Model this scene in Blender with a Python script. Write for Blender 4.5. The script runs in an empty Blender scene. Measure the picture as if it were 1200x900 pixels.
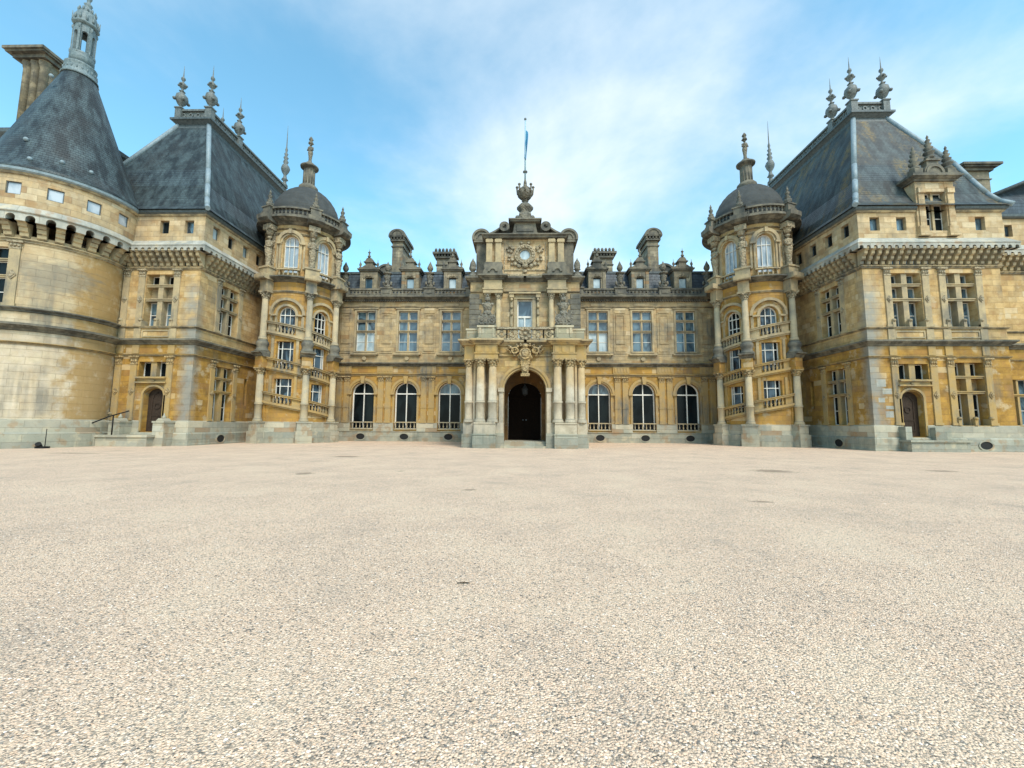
import bpy, bmesh, math, random
from mathutils import Vector, Matrix, noise
random.seed(7)
PI=math.pi; sin=math.sin; cos=math.cos; rad=math.radians
S=bpy.context.scene; COL=S.collection

# ------------------------------------------------------------------ materials
class NT:
    def __init__(s,name):
        s.m=bpy.data.materials.new(name); s.m.use_nodes=True; s.t=s.m.node_tree
        s.b=s.t.nodes['Principled BSDF']; s.out=s.t.nodes['Material Output']
    def n(s,typ,ins=None,**kw):
        o=s.t.nodes.new(typ)
        for k,v in kw.items(): setattr(o,k,v)
        for k,v in (ins or {}).items(): s.put(o.inputs[k],v)
        return o
    def put(s,sock,v):
        if hasattr(v,'is_linked') or isinstance(v,bpy.types.NodeSocket): s.t.links.new(v,sock)
        elif isinstance(v,(tuple,list)) and len(v)==3 and sock.type=='RGBA': sock.default_value=(*v,1)
        else: sock.default_value=v
    def math(s,op,a,b=0.0,c=None,clamp=False):
        ins={0:a,1:b}
        if c is not None: ins[2]=c
        o=s.n('ShaderNodeMath',ins,operation=op); o.use_clamp=clamp; return o.outputs[0]
    def mix(s,f,a,b,blend='MIX'):
        o=s.n('ShaderNodeMix',data_type='RGBA',blend_type=blend)
        s.put(o.inputs[0],f); s.put(o.inputs[6],a); s.put(o.inputs[7],b); return o.outputs[2]
    def noise(s,vec,scale,detail=4,rough=.55,dist=0):
        o=s.n('ShaderNodeTexNoise',{'Vector':vec,'Scale':scale,'Detail':detail,'Roughness':rough,'Distortion':dist}); return o.outputs[0]
    def rng(s,v,a,b,c=0.,d=1.,smooth=False):
        o=s.n('ShaderNodeMapRange',{0:v,1:a,2:b,3:c,4:d}); 
        if smooth:o.interpolation_type='SMOOTHSTEP'
        return o.outputs[0]
    def ramp(s,v,stops):
        o=s.n('ShaderNodeValToRGB',{0:v}); e=o.color_ramp.elements
        while len(e)<len(stops): e.new(.5)
        for i,(p,c) in enumerate(stops): e[i].position=p; e[i].color=(*c,1)
        return o.outputs[0]
    def vmul(s,v,t):
        return s.n('ShaderNodeVectorMath',{0:v,1:t},operation='MULTIPLY').outputs[0]
    def fin(s,col,rough=.85,bump=None,strength=.3,dist=.02,spec=.3,metal=0):
        s.put(s.b.inputs['Base Color'],col); s.put(s.b.inputs['Roughness'],rough)
        s.put(s.b.inputs['Specular IOR Level'],spec); s.put(s.b.inputs['Metallic'],metal)
        if bump is not None:
            o=s.n('ShaderNodeBump',{'Height':bump,'Strength':strength,'Distance':dist}); s.t.links.new(o.outputs[0],s.b.inputs['Normal'])
        return s.m

OCH=(.41,.235,.052); OCHD=(.25,.138,.030); CRM=(.52,.37,.18); CRM2=(.38,.25,.105); PALE=(.55,.46,.31)
def stone(name,low1,low2,hi1,hi2,grime=.5,brick=True,zc=7.2,bw=.95,bh=.40,carve=0,grey=(.13,.13,.115),contrast=1.0,topgrime=None):
    N=NT(name); pos=N.n('ShaderNodeNewGeometry').outputs['Position']; uv=N.n('ShaderNodeUVMap').outputs[0]
    sep=N.n('ShaderNodeSeparateXYZ',{0:pos}); z=sep.outputs[2]
    h=N.math('ADD',z,N.math('MULTIPLY',N.math('SUBTRACT',N.noise(pos,.5,3),.5),1.6))
    hf=N.rng(h,zc-.4,zc+.4,0,1,True)
    big=N.noise(pos,.35,5,.6); med=N.noise(pos,1.6,5,.65); fine=N.noise(pos,22,4,.7)
    low=N.mix(N.rng(med,.38,.64),low1,low2); hi=N.mix(N.rng(med,.38,.64),hi1,hi2)
    c=N.mix(hf,low,hi); bump=fine
    if brick:
        br=N.n('ShaderNodeTexBrick',{'Vector':uv,'Color1':(0,0,0),'Color2':(1,1,1),'Mortar':(.5,.5,.5),'Scale':1.,'Mortar Size':.008,'Mortar Smooth':.3,'Bias':0.,'Brick Width':bw,'Row Height':bh})
        bf=N.n('ShaderNodeSeparateColor',{0:br.outputs[0]}).outputs[0]
        tint=N.ramp(bf,[(0,(.74,.70,.66)),(.3,(.92,.92,.92)),(.55,(1.04,1.0,.93)),(.8,(1.12,1.08,1.0)),(1,(1.3,1.32,1.36))])
        c=N.mix(.72*contrast,c,tint,'MULTIPLY')
        pt=N.noise(pos,1.1,4,.6); c=N.mix(N.math('MULTIPLY',N.rng(pt,.56,.64),.12 if 'tower' in name else 0.0 if ('dome' in name or 'chim' in name) else .45),c,(.30,.16,.06)); c=N.mix(N.math('MULTIPLY',N.rng(pt,.42,.34),0.0 if 'dome' in name else .5),c,PALE)
        # a few distinctly orange or pale replacement blocks
        c=N.mix(N.math('MULTIPLY',N.rng(bf,.93,.95),.45*min(1,contrast)**3),c,PALE)
        c=N.mix(N.math('MULTIPLY',N.rng(bf,.06,.03),.4*min(1,contrast)**3),c,(.36,.19,.07))
        c=N.mix(N.math('MULTIPLY',br.outputs[1],.45),c,(.15,.11,.06))
        bump=N.math('SUBTRACT',fine,N.math('MULTIPLY',br.outputs[1],2.0))
    # weather streaks running down the wall
    st=N.noise(N.vmul(pos,(2.2,2.2,.16)),1.0,5,.6)
    g=N.math('MULTIPLY',N.rng(big,.47,.66),N.rng(st,.36,.62))
    g=N.math('ADD',g,N.math('MULTIPLY',N.rng(fine,.55,.75),.18),clamp=True)
    g=N.math('MULTIPLY',g,grime)
    c=N.mix(g,c,grey)
    spk=N.rng(N.noise(pos,7,6,.75),.56,.72); c=N.mix(N.math('MULTIPLY',spk,grime*.5),c,(.09,.085,.07))
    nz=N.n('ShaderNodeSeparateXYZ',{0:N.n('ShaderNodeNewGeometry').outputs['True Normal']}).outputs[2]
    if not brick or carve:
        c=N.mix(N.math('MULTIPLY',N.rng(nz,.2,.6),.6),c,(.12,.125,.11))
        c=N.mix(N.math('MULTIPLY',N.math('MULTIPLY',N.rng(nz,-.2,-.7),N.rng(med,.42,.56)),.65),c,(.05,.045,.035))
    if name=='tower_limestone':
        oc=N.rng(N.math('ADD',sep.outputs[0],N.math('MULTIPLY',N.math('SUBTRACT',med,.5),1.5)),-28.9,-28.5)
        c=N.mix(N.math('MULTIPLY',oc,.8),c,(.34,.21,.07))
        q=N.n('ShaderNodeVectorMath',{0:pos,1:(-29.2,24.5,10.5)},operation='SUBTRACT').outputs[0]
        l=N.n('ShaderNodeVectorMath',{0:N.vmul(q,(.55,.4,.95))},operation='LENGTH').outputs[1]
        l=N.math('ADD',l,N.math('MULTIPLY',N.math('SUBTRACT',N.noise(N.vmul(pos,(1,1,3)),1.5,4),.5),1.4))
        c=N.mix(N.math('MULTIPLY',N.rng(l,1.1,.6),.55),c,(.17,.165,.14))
    if topgrime:
        # blue grey damp stain down the pavilion corners
        ax=N.math('ABSOLUTE',sep.outputs[0]); dx=N.math('ABSOLUTE',N.math('SUBTRACT',ax,23.35)); dy=N.math('ABSOLUTE',N.math('SUBTRACT',sep.outputs[1],28.3))
        dd=N.math('ADD',dx,dy); dd=N.math('ADD',dd,N.math('MULTIPLY',N.math('SUBTRACT',med,.5),1.6))
        m=N.math('MULTIPLY',N.rng(dd,.95,.25),N.rng(N.noise(pos,.8,3),.30,.52)); m=N.math('MULTIPLY',m,N.rng(z,12.2,10.5))
        c=N.mix(N.math('MULTIPLY',m,.75),c,(.24,.26,.25))
    if carve:
        v=N.n('ShaderNodeTexVoronoi',{'Vector':pos,'Scale':carve}).outputs[0]
        bump=N.math('ADD',fine,N.math('MULTIPLY',v,3.0)); c=N.mix(N.math('MULTIPLY',N.rng(v,.35,.8),.35),c,(.12,.10,.07))
        return N.fin(c,.9,bump,.8,.04)
    return N.fin(c,.9,bump,.7,.018)

M={}
M['wall']=stone('ashlar_limestone',OCH,OCHD,CRM,CRM2,.6,topgrime=True)
M['range']=stone('range_limestone',OCH,(.33,.20,.065),(.46,.345,.19),(.32,.25,.15),1.0)
M['drum']=stone('turret_limestone',OCH,(.36,.21,.065),(.47,.345,.18),(.44,.28,.11),.55,zc=13.6)
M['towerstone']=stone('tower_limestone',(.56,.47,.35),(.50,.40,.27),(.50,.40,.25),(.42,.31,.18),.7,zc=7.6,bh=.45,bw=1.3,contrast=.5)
M['attic']=stone('attic_limestone',CRM,CRM2,(.50,.39,.24),(.40,.29,.16),.75,zc=2,contrast=1.1)
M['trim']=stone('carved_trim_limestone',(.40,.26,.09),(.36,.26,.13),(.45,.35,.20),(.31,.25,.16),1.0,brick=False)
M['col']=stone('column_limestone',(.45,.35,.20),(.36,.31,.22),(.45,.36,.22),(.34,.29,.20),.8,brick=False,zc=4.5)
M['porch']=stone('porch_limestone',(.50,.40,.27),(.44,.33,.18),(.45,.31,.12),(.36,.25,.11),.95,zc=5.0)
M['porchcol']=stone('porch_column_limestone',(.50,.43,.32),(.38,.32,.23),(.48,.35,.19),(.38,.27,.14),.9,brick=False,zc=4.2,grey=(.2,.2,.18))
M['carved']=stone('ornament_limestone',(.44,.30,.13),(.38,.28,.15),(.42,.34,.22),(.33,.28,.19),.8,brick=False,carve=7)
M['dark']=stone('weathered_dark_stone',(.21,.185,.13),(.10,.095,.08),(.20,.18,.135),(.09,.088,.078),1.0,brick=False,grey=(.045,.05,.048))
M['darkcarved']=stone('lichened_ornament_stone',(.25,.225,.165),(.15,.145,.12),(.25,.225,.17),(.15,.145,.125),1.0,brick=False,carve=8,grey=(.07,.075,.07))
M['chim']=stone('chimney_limestone',(.27,.24,.18),(.19,.17,.13),(.27,.235,.165),(.17,.155,.12),1.0,bh=.32,bw=.7,grey=(.09,.09,.085))
M['plinth']=stone('damp_plinth_stone',(.27,.275,.23),(.33,.32,.26),(.3,.28,.2),(.3,.28,.2),.8,zc=4,bw=1.4,bh=.47,grey=(.12,.145,.125))
M['plinthhi']=stone('upper_plinth_stone',(.40,.37,.29),(.33,.32,.26),(.3,.28,.2),(.3,.28,.2),.6,zc=4,bw=1.4,bh=.42,grey=(.2,.22,.19))
M['band']=stone('limewashed_weathering_band',(.41,.40,.35),(.29,.29,.255),(.41,.40,.35),(.29,.29,.26),.9,bw=1.5,bh=2.,contrast=.5,grey=(.2,.22,.21))

def slate(name,a,b,lichen=.0,rh=.19,bw=.28):
    N=NT(name); pos=N.n('ShaderNodeNewGeometry').outputs['Position']; uv=N.n('ShaderNodeUVMap').outputs[0]
    br=N.n('ShaderNodeTexBrick',{'Vector':uv,'Color1':(0,0,0),'Color2':(1,1,1),'Mortar':(0,0,0),'Scale':1.,'Mortar Size':.012,'Mortar Smooth':.4,'Bias':0.,'Brick Width':bw,'Row Height':rh})
    bf=N.n('ShaderNodeSeparateColor',{0:br.outputs[0]}).outputs[0]
    st=N.noise(N.vmul(pos,(1.9,1.9,.12)),1.0,5,.62); med=N.noise(pos,.5,4)
    c=N.mix(N.rng(st,.40,.60),a,b)
    c=N.mix(N.math('MULTIPLY',N.rng(med,.5,.62),.5),c,(.03,.032,.032))
    c=N.mix(.35,c,N.ramp(bf,[(0,(.55,.55,.6)),(1,(1.5,1.5,1.45))]),'MULTIPLY')
    if lichen:
        l=N.math('MULTIPLY',N.rng(N.noise(N.vmul(pos,(.9,.9,.10)),.9,5,.6,0),.50,.62),N.rng(N.noise(pos,5,4),.35,.6))
        c=N.mix(N.math('MULTIPLY',l,lichen),c,(.17,.115,.03))
    c=N.mix(N.math('MULTIPLY',br.outputs[1],.5),c,(.012,.014,.016))
    u=N.n('ShaderNodeSeparateXYZ',{0:uv}).outputs[1]
    row=N.math('FRACT',N.math('DIVIDE',u,rh))
    return N.fin(c,.55,N.math('ADD',N.math('MULTIPLY',row,-1),N.math('MULTIPLY',br.outputs[1],-.5)),.8,.05,.4)
M['slate']=slate('blue_grey_slate',(.015,.023,.027),(.058,.084,.092),.0)
M['slateL']=slate('lichened_slate',(.016,.023,.026),(.056,.078,.082),.85)
M['slateB']=slate('mansard_slate',(.030,.042,.055),(.062,.085,.105),.0,.3,.4)
def plain(name,c1,c2,rough=.6,scale=6,metal=0,spec=.4,bumps=.15):
    N=NT(name); pos=N.n('ShaderNodeNewGeometry').outputs['Position']
    f=N.noise(pos,scale,5,.65); g=N.noise(N.vmul(pos,(3,3,.4)),1.5,4)
    c=N.mix(N.rng(f,.35,.65),c1,c2); c=N.mix(N.math('MULTIPLY',N.rng(g,.5,.7),.35),c,tuple(x*.5 for x in c1))
    return N.fin(c,rough,f,bumps,.01,spec,metal)
M['lead']=plain('weathered_lead',(.17,.23,.26),(.25,.31,.34),.55)
M['leaddark']=plain('dark_lead_gutter',(.05,.065,.07),(.10,.12,.125),.5)
M['leadorn']=plain('lead_ornament',(.075,.09,.09),(.17,.19,.185),.6,9,bumps=.6)
M['cupola']=plain('copper_green_lead',(.09,.13,.145),(.19,.24,.25),.6,8,bumps=.5)
M['dome']=stone('weathered_dome_stone',(.12,.12,.115),(.08,.085,.08),(.06,.066,.066),(.038,.043,.044),1.0,bw=.6,bh=.28,contrast=.3,grey=(.05,.055,.055))
M['wood']=plain('dark_oak',(.006,.004,.003),(.014,.009,.006),.8,12,spec=.08)
M['brown']=plain('brown_oak_door',(.030,.020,.014),(.055,.037,.026),.7,12,spec=.2)
M['sash']=plain('painted_sash',(.62,.60,.54),(.72,.70,.65),.5)
M['iron']=plain('black_iron',(.008,.008,.008),(.018,.018,.018),.7,20,spec=.2)
M['void']=plain('vent_void',(.006,.006,.006),(.014,.014,.014),.8,20)  # near black, painted shade of the vent openings
M['flag']=plain('blue_flag_cloth',(.045,.20,.36),(.06,.26,.43),.8,5)
M['pole']=plain('painted_pole',(.22,.38,.44),(.35,.5,.55),.4)
M['twig']=plain('dead_twig_bark',(.05,.035,.02),(.10,.07,.045),.9,30)
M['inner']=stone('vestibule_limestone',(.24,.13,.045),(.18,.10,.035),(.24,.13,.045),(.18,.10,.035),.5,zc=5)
def glass(name,c1,c2,rough=.06,spec=.8,scale=.6,metal=0.):
    N=NT(name); pos=N.n('ShaderNodeNewGeometry').outputs['Position']
    f=N.noise(N.vmul(pos,(1,1,.5)),scale,3,.5,1.0); w=N.noise(pos,1.1,2)
    c=N.mix(N.rng(f,.42,.58),c1,c2)
    return N.fin(c,rough,w,.05,.05,spec,metal)
M['gdark']=glass('dark_window_glass',(.003,.005,.006),(.009,.014,.016),.12,.12)
M['gblue']=glass('painted_sky_glass',(.035,.07,.10),(.11,.18,.225),.08,.8,.9,.0)  # blue base colour stands in for the reflected sky
M['gmid']=glass('dim_painted_sky_glass',(.02,.035,.05),(.11,.18,.22),.08,.7,1.3)  # dark glass with patches of sky reflection painted in blue
M['gturret']=glass('stair_window_glass',(.008,.014,.02),(.07,.11,.145),.1,.3,1.6)  # blue reflection of the sky is mixed into the dark base colour
M['gwhite']=glass('window_with_white_blind',(.24,.32,.36),(.44,.52,.55),.15,.8,1.0)
M['gtop']=glass('pale_blue_glass',(.24,.30,.35),(.44,.48,.52),.15,.8,1.0)  # pale white-blue base colour for the pane

def gravel():
    N=NT('beige_gravel'); pos=N.n('ShaderNodeNewGeometry').outputs['Position']
    p2=N.vmul(pos,(1,1,0))
    def vor(sc,rnd=1.0):
        return N.n('ShaderNodeTexVoronoi',{'Vector':p2,'Scale':sc,'Randomness':rnd},voronoi_dimensions='2D')
    a=vor(66); b=vor(115)
    ra=N.n('ShaderNodeSeparateColor',{0:a.outputs[1]}).outputs[0]; rb=N.n('ShaderNodeSeparateColor',{0:b.outputs[1]}).outputs[1]
    cols=[(0,(.10,.095,.09)),(.13,(.30,.25,.20)),(.24,(.62,.455,.32)),(.5,(.82,.60,.44)),(.72,(.86,.62,.44)),(.88,(.72,.47,.31)),(1,(.93,.80,.68))]
    ca=N.ramp(ra,cols); cb=N.ramp(rb,cols)
    c=N.mix(N.rng(N.noise(p2,38,3),.47,.53),ca,cb)
    gap=N.math('MULTIPLY',N.rng(a.outputs[0],.42,.85),.66)  # shade between the stones, painted into the colour
    big=N.noise(p2,.6,6,.62); mid=N.noise(p2,2.2,4,.6)
    c=N.mix(gap,c,(.24,.19,.14))
    damp=N.math('MULTIPLY',N.rng(big,.48,.68),N.rng(mid,.35,.65))
    c=N.mix(N.math('MULTIPLY',damp,.5),c,(.30,.25,.21))
    c=N.mix(N.math('MULTIPLY',N.rng(big,.5,.32),.25),c,(.80,.66,.48))
    # scuffed darker patches at fixed spots
    for (x,y,rx,ry) in((-6.9,12.85,.30,.35),(-1.45,9.94,.18,.16),(-8.5,19.8,.75,.5),(4.62,8.75,.30,.12),(8.4,14.8,.7,.6),(-22.5,20.6,1.6,.35),(14.6,15.3,.6,.3),(-4.2,13.8,.15,.15)):
        q=N.n('ShaderNodeVectorMath',{0:p2,1:(x,y,0)},operation='SUBTRACT').outputs[0]
        q=N.vmul(q,(1/rx,1/ry,0)); l=N.n('ShaderNodeVectorMath',{0:q},operation='LENGTH').outputs[1]
        l=N.math('ADD',l,N.math('MULTIPLY',N.math('SUBTRACT',N.noise(p2,6,3),.5),1.6))
        c=N.mix(N.math('MULTIPLY',N.rng(l,1.1,.5),.6),c,(.14,.105,.07))
    hgt=N.math('ADD',N.math('MULTIPLY',a.outputs[0],-1.0),N.math('MULTIPLY',b.outputs[0],-.4))
    hgt=N.math('ADD',hgt,N.math('MULTIPLY',big,4.0))
    return N.fin(c,.85,hgt,.85,.014,.25)
M['gravel']=gravel()
def pebble():
    N=NT('loose_pebble'); oi=N.n('ShaderNodeAttribute',attribute_name='tone'); 
    c=N.ramp(oi.outputs['Fac'],[(0,(.15,.14,.13)),(.10,(.30,.26,.22)),(.3,(.54,.41,.30)),(.55,(.75,.60,.46)),(.78,(.80,.62,.46)),(.9,(.66,.45,.30)),(1,(.90,.82,.74))])
    return N.fin(c,.8,None,spec=.25)
M['pebble']=pebble()

# ------------------------------------------------------------------ mesh builder
class MB:
    def __init__(s,mx=1): s.v=[];s.f=[];s.uv={};s.mx=mx;s.sm=set()
    def face(s,idx,uv=None,smooth=False):
        if uv: s.uv[len(s.f)]=uv
        if smooth: s.sm.add(len(s.f))
        s.f.append(idx)
    def add(s,p): s.v.append(tuple(p)); return len(s.v)-1
    # sweep closed section [(d,z)] along s
    def sweep(s,m,s0,s1,prof,n=1,sh=0,sr=None,caps=True):
        if sr is None: sr=(s0+s1)/2
        rows=[]
        for i in range(n+1):
            t=s0+(s1-s0)*i/n
            rows.append([s.add(m(t,z+sh*(t-sr),d)) for d,z in prof])
        k=len(prof)
        for i in range(n):
            ta=s0+(s1-s0)*i/n; tb=s0+(s1-s0)*(i+1)/n
            for j in range(k):
                j2=(j+1)%k
                za=prof[j][1]+prof[j][0]*.3; zb=prof[j2][1]+prof[j2][0]*.3
                s.face([rows[i][j],rows[i+1][j],rows[i+1][j2],rows[i][j2]],[(ta,za),(tb,za),(tb,zb),(ta,zb)])
        if caps:
            for r,t in((rows[0],0),(rows[-1],0)):
                s.face(list(r),[(d,z) for d,z in prof])
    def box(s,m,s0,s1,z0,z1,d0,d1,n=1,sh=0,sr=None):
        s.sweep(m,s0,s1,[(d0,z0),(d1,z0),(d1,z1),(d0,z1)],n,sh,sr)
    def arch(s,m,sc,zs,ri,ro,d0,d1,n=16,a0=0,a1=180,ex=1.0):
        rows=[]
        for i in range(n+1):
            a=rad(a0+(a1-a0)*i/n)
            rows.append([s.add(m(sc+r*cos(a),zs+r*sin(a)*ex,d)) for r,d in((ri,d0),(ri,d1),(ro,d1),(ro,d0))])
        for i in range(n):
            L=ro*rad(a1-a0)/n
            for j in range(4):
                j2=(j+1)%4
                s.face([rows[i][j],rows[i+1][j],rows[i+1][j2],rows[i][j2]],[(i*L,j*.2),(i*L+L,j*.2),(i*L+L,j*.2+.2),(i*L,j*.2+.2)])
        if a1-a0<360:
            s.face(rows[0]); s.face(rows[-1])
    def disc(s,m,sc,zc,rs,rz,d0,d1,n=20,a0=0,a1=360):
        A=[];B=[]
        k=n if a1-a0>=360 else n+1
        for i in range(k):
            a=rad(a0+(a1-a0)*i/n)
            A.append(s.add(m(sc+rs*cos(a),zc+rz*sin(a),d0)));B.append(s.add(m(sc+rs*cos(a),zc+rz*sin(a),d1)))
        s.face(A);s.face(B)
        for i in range(k): s.face([A[i],A[(i+1)%k],B[(i+1)%k],B[i]])
    def poly(s,m,pts,d0,d1):
        A=[s.add(m(a,b,d0)) for a,b in pts];B=[s.add(m(a,b,d1)) for a,b in pts]
        s.face(A,pts);s.face(B,pts)
        k=len(pts)
        for i in range(k): s.face([A[i],A[(i+1)%k],B[(i+1)%k],B[i]])
    def wall(s,m,s0,s1,z0,z1,th,ops,seg=None,d=0):
        bs=sorted(set([s0,s1]+[x for o in ops for x in(o[0],o[1])]))
        for a,b in zip(bs,bs[1:]):
            if b-a<1e-4: continue
            n=1 if not seg else max(1,int((b-a)/seg))
            here=sorted([o for o in ops if o[0]<=a+1e-4 and o[1]>=b-1e-4],key=lambda o:o[2])
            z=z0
            for o in here:
                top=o[3]
                s.box(m,a,b,z,o[2],d-th,d,n)
                if len(o)>4:      # arch: o[3]=spring, rise o[4]
                    r=(o[1]-o[0])/2; sc=(o[0]+o[1])/2; q=12; ztop=o[3]+o[4]+.02
                    for i in range(q):
                        a1=PI-PI*i/q;a2=PI-PI*(i+1)/q
                        p=[(sc+r*cos(a1),o[3]+o[4]*sin(a1)),(sc+r*cos(a2),o[3]+o[4]*sin(a2))]
                        s.poly(m,[p[0],p[1],(p[1][0],ztop),(p[0][0],ztop)],d-th,d)
                    top=ztop
                z=top
            s.box(m,a,b,z,z1,d-th,d,n)
    def lathe(s,x,y,z0,prof,n=16,lob=0,k=8,smooth=True,a0=0,sq=(1,1),uvr=None):
        rows=[]
        for r,z in prof:
            rows.append([s.add((x+sq[0]*r*(1+lob*cos(k*(2*PI*i/n)))*cos(2*PI*i/n+a0),y+sq[1]*r*(1+lob*cos(k*(2*PI*i/n)))*sin(2*PI*i/n+a0),z0+z)) for i in range(n)])
        R=uvr or max(r for r,z in prof); l=0
        for j in range(len(prof)-1):
            dl=math.hypot(prof[j+1][0]-prof[j][0],prof[j+1][1]-prof[j][1])
            for i in range(n):
                i2=(i+1)%n; u0=2*PI*R*i/n; u1=2*PI*R*(i+1)/n
                s.face([rows[j][i],rows[j][i2],rows[j+1][i2],rows[j+1][i]],[(u0,l),(u1,l),(u1,l+dl),(u0,l+dl)],smooth)
            l+=dl
        if prof[0][0]>.001: s.face(list(rows[0]))
        if prof[-1][0]>.001: s.face(list(rows[-1]))
    def tube(s,p0,p1,r0,r1=None,n=8,smooth=True):
        r1=r0 if r1 is None else r1
        p0=Vector(p0);p1=Vector(p1);d=(p1-p0).normalized()
        a=d.orthogonal().normalized();b=d.cross(a)
        A=[s.add(p0+(a*cos(2*PI*i/n)+b*sin(2*PI*i/n))*r0) for i in range(n)]
        B=[s.add(p1+(a*cos(2*PI*i/n)+b*sin(2*PI*i/n))*r1) for i in range(n)]
        for i in range(n): s.face([A[i],A[(i+1)%n],B[(i+1)%n],B[i]],None,smooth)
        s.face(A);s.face(B)
    def blob(s,x,y,z,rx,ry=None,rz=None,n=10,rot=0):
        ry=ry or rx; rz=rz or rx
        prof=[(max(.001,sin(PI*i/6)),-cos(PI*i/6)*rz) for i in range(7)]
        rows=[]
        for r,zz in prof:
            rows.append([s.add((x+(rx*r*cos(2*PI*i/n))*cos(rot)-(ry*r*sin(2*PI*i/n))*sin(rot),y+(rx*r*cos(2*PI*i/n))*sin(rot)+(ry*r*sin(2*PI*i/n))*cos(rot),z+zz)) for i in range(n)])
        for j in range(6):
            for i in range(n): s.face([rows[j][i],rows[j][(i+1)%n],rows[j+1][(i+1)%n],rows[j+1][i]],None,True)
    # profile [(offset,z)] swept along plan polyline with mitred corners; offset goes to the right of travel
    def path(s,pts,prof,closed=False):
        P=[Vector((a,b)) for a,b in pts];k=len(P);rows=[];L=[0]
        for i in range(k):
            if closed or 0<i<k-1:
                a=(P[i]-P[i-1]).normalized();b=(P[(i+1)%k]-P[i]).normalized()
            elif i==0: a=b=(P[1]-P[0]).normalized()
            else: a=b=(P[-1]-P[-2]).normalized()
            na=Vector((a.y,-a.x));nb=Vector((b.y,-b.x));t=(na+nb).normalized();t=t/max(.3,t.dot(na))
            rows.append([s.add((P[i].x+t.x*o,P[i].y+t.y*o,z)) for o,z in prof])
            if i: L.append(L[-1]+(P[i]-P[i-1]).length)
        L.append(L[-1]+(P[0]-P[-1]).length); q=len(prof)
        for i in range(k if closed else k-1):
            i2=(i+1)%k
            for j in range(q):
                j2=(j+1)%q; za=prof[j][1]+.3*prof[j][0];zb=prof[j2][1]+.3*prof[j2][0]
                s.face([rows[i][j],rows[i2][j],rows[i2][j2],rows[i][j2]],[(L[i],za),(L[i+1],za),(L[i+1],zb),(L[i],zb)])
        if not closed:
            s.face(rows[0]);s.face(rows[-1])
    def build(s,name,mat,parent,local=False):
        root=parent
        off=Vector((0,0,0))
        if parent is not None and not local:
            while root.parent: root=root.parent
            off=Vector(root.location)
        me=bpy.data.meshes.new(name)
        me.from_pydata([Vector((x*s.mx,y,z))-off for x,y,z in s.v],[],s.f)
        ul=me.uv_layers.new(name='UVMap')
        for p in me.polygons:
            uv=s.uv.get(p.index)
            if uv:
                for i,l in enumerate(p.loop_indices): ul.data[l].uv=uv[i]
            else:
                nx,ny,nz=p.normal
                for l in p.loop_indices:
                    co=me.vertices[me.loops[l].vertex_index].co+off
                    if abs(nz)>.75: ul.data[l].uv=(co.x,co.y)
                    elif abs(nx)>abs(ny): ul.data[l].uv=(co.y,co.z)
                    else: ul.data[l].uv=(co.x,co.z)
            if p.index in s.sm: p.use_smooth=True
        bm=bmesh.new();bm.from_mesh(me);bmesh.ops.recalc_face_normals(bm,faces=bm.faces);bm.to_mesh(me);bm.free()
        me.materials.append(mat if not isinstance(mat,str) else M[mat])
        o=bpy.data.objects.new(name,me);COL.objects.link(o)
        if parent is not None: o.parent=parent
        return o
def thing(name,label,cat,loc,group=None,rz=0):
    o=bpy.data.objects.new(name,None);COL.objects.link(o);o.location=loc;o.rotation_euler=(0,0,rz);o.empty_display_size=.3
    o['label']=label;o['category']=cat
    if group:o['group']=group
    return o
def tagm(o,label,cat,group=None):
    o['label']=label;o['category']=cat
    if group:o['group']=group
    return o
def front(Y): return lambda s,z,d:(s,Y-d,z)
def side(X): return lambda s,z,d:(X-d,s,z)          # faces the courtyard axis (built on +X)
def cyl(cx,cy,r): return lambda s,z,d:(cx+(r+d)*cos(s/r),cy+(r+d)*sin(s/r),z)
def spindle(mb,p,h,r=.09,n=6):
    mb.lathe(p[0],p[1],p[2],[(r*.9,0),(r*.9,h*.1),(r*.45,h*.15),(r*1.0,h*.38),(r*.42,h*.62),(r*.5,h*.8),(r*.85,h*.86),(r*.85,h)],n)
def balustrade(mb,m,s0,s1,z0,z1,d,n=1,sh=0,sr=None,step=.28,rail=.14,th=.22,r=.085,edge=True):
    if sr is None: sr=(s0+s1)/2
    mb.box(m,s0,s1,z0,z0+rail,d-th,d,n,sh,sr); mb.box(m,s0,s1,z1-rail,z1,d-th-.03,d+.03,n,sh,sr)
    k=max(1,round((s1-s0)/step))
    for i in range(k):
        t=s0+(s1-s0)*(i+.5)/k; zz=sh*(t-sr); p=m(t,z0+rail+zz-.01,d-th/2); spindle(mb,p,z1-z0-2*rail+.02,r)

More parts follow.
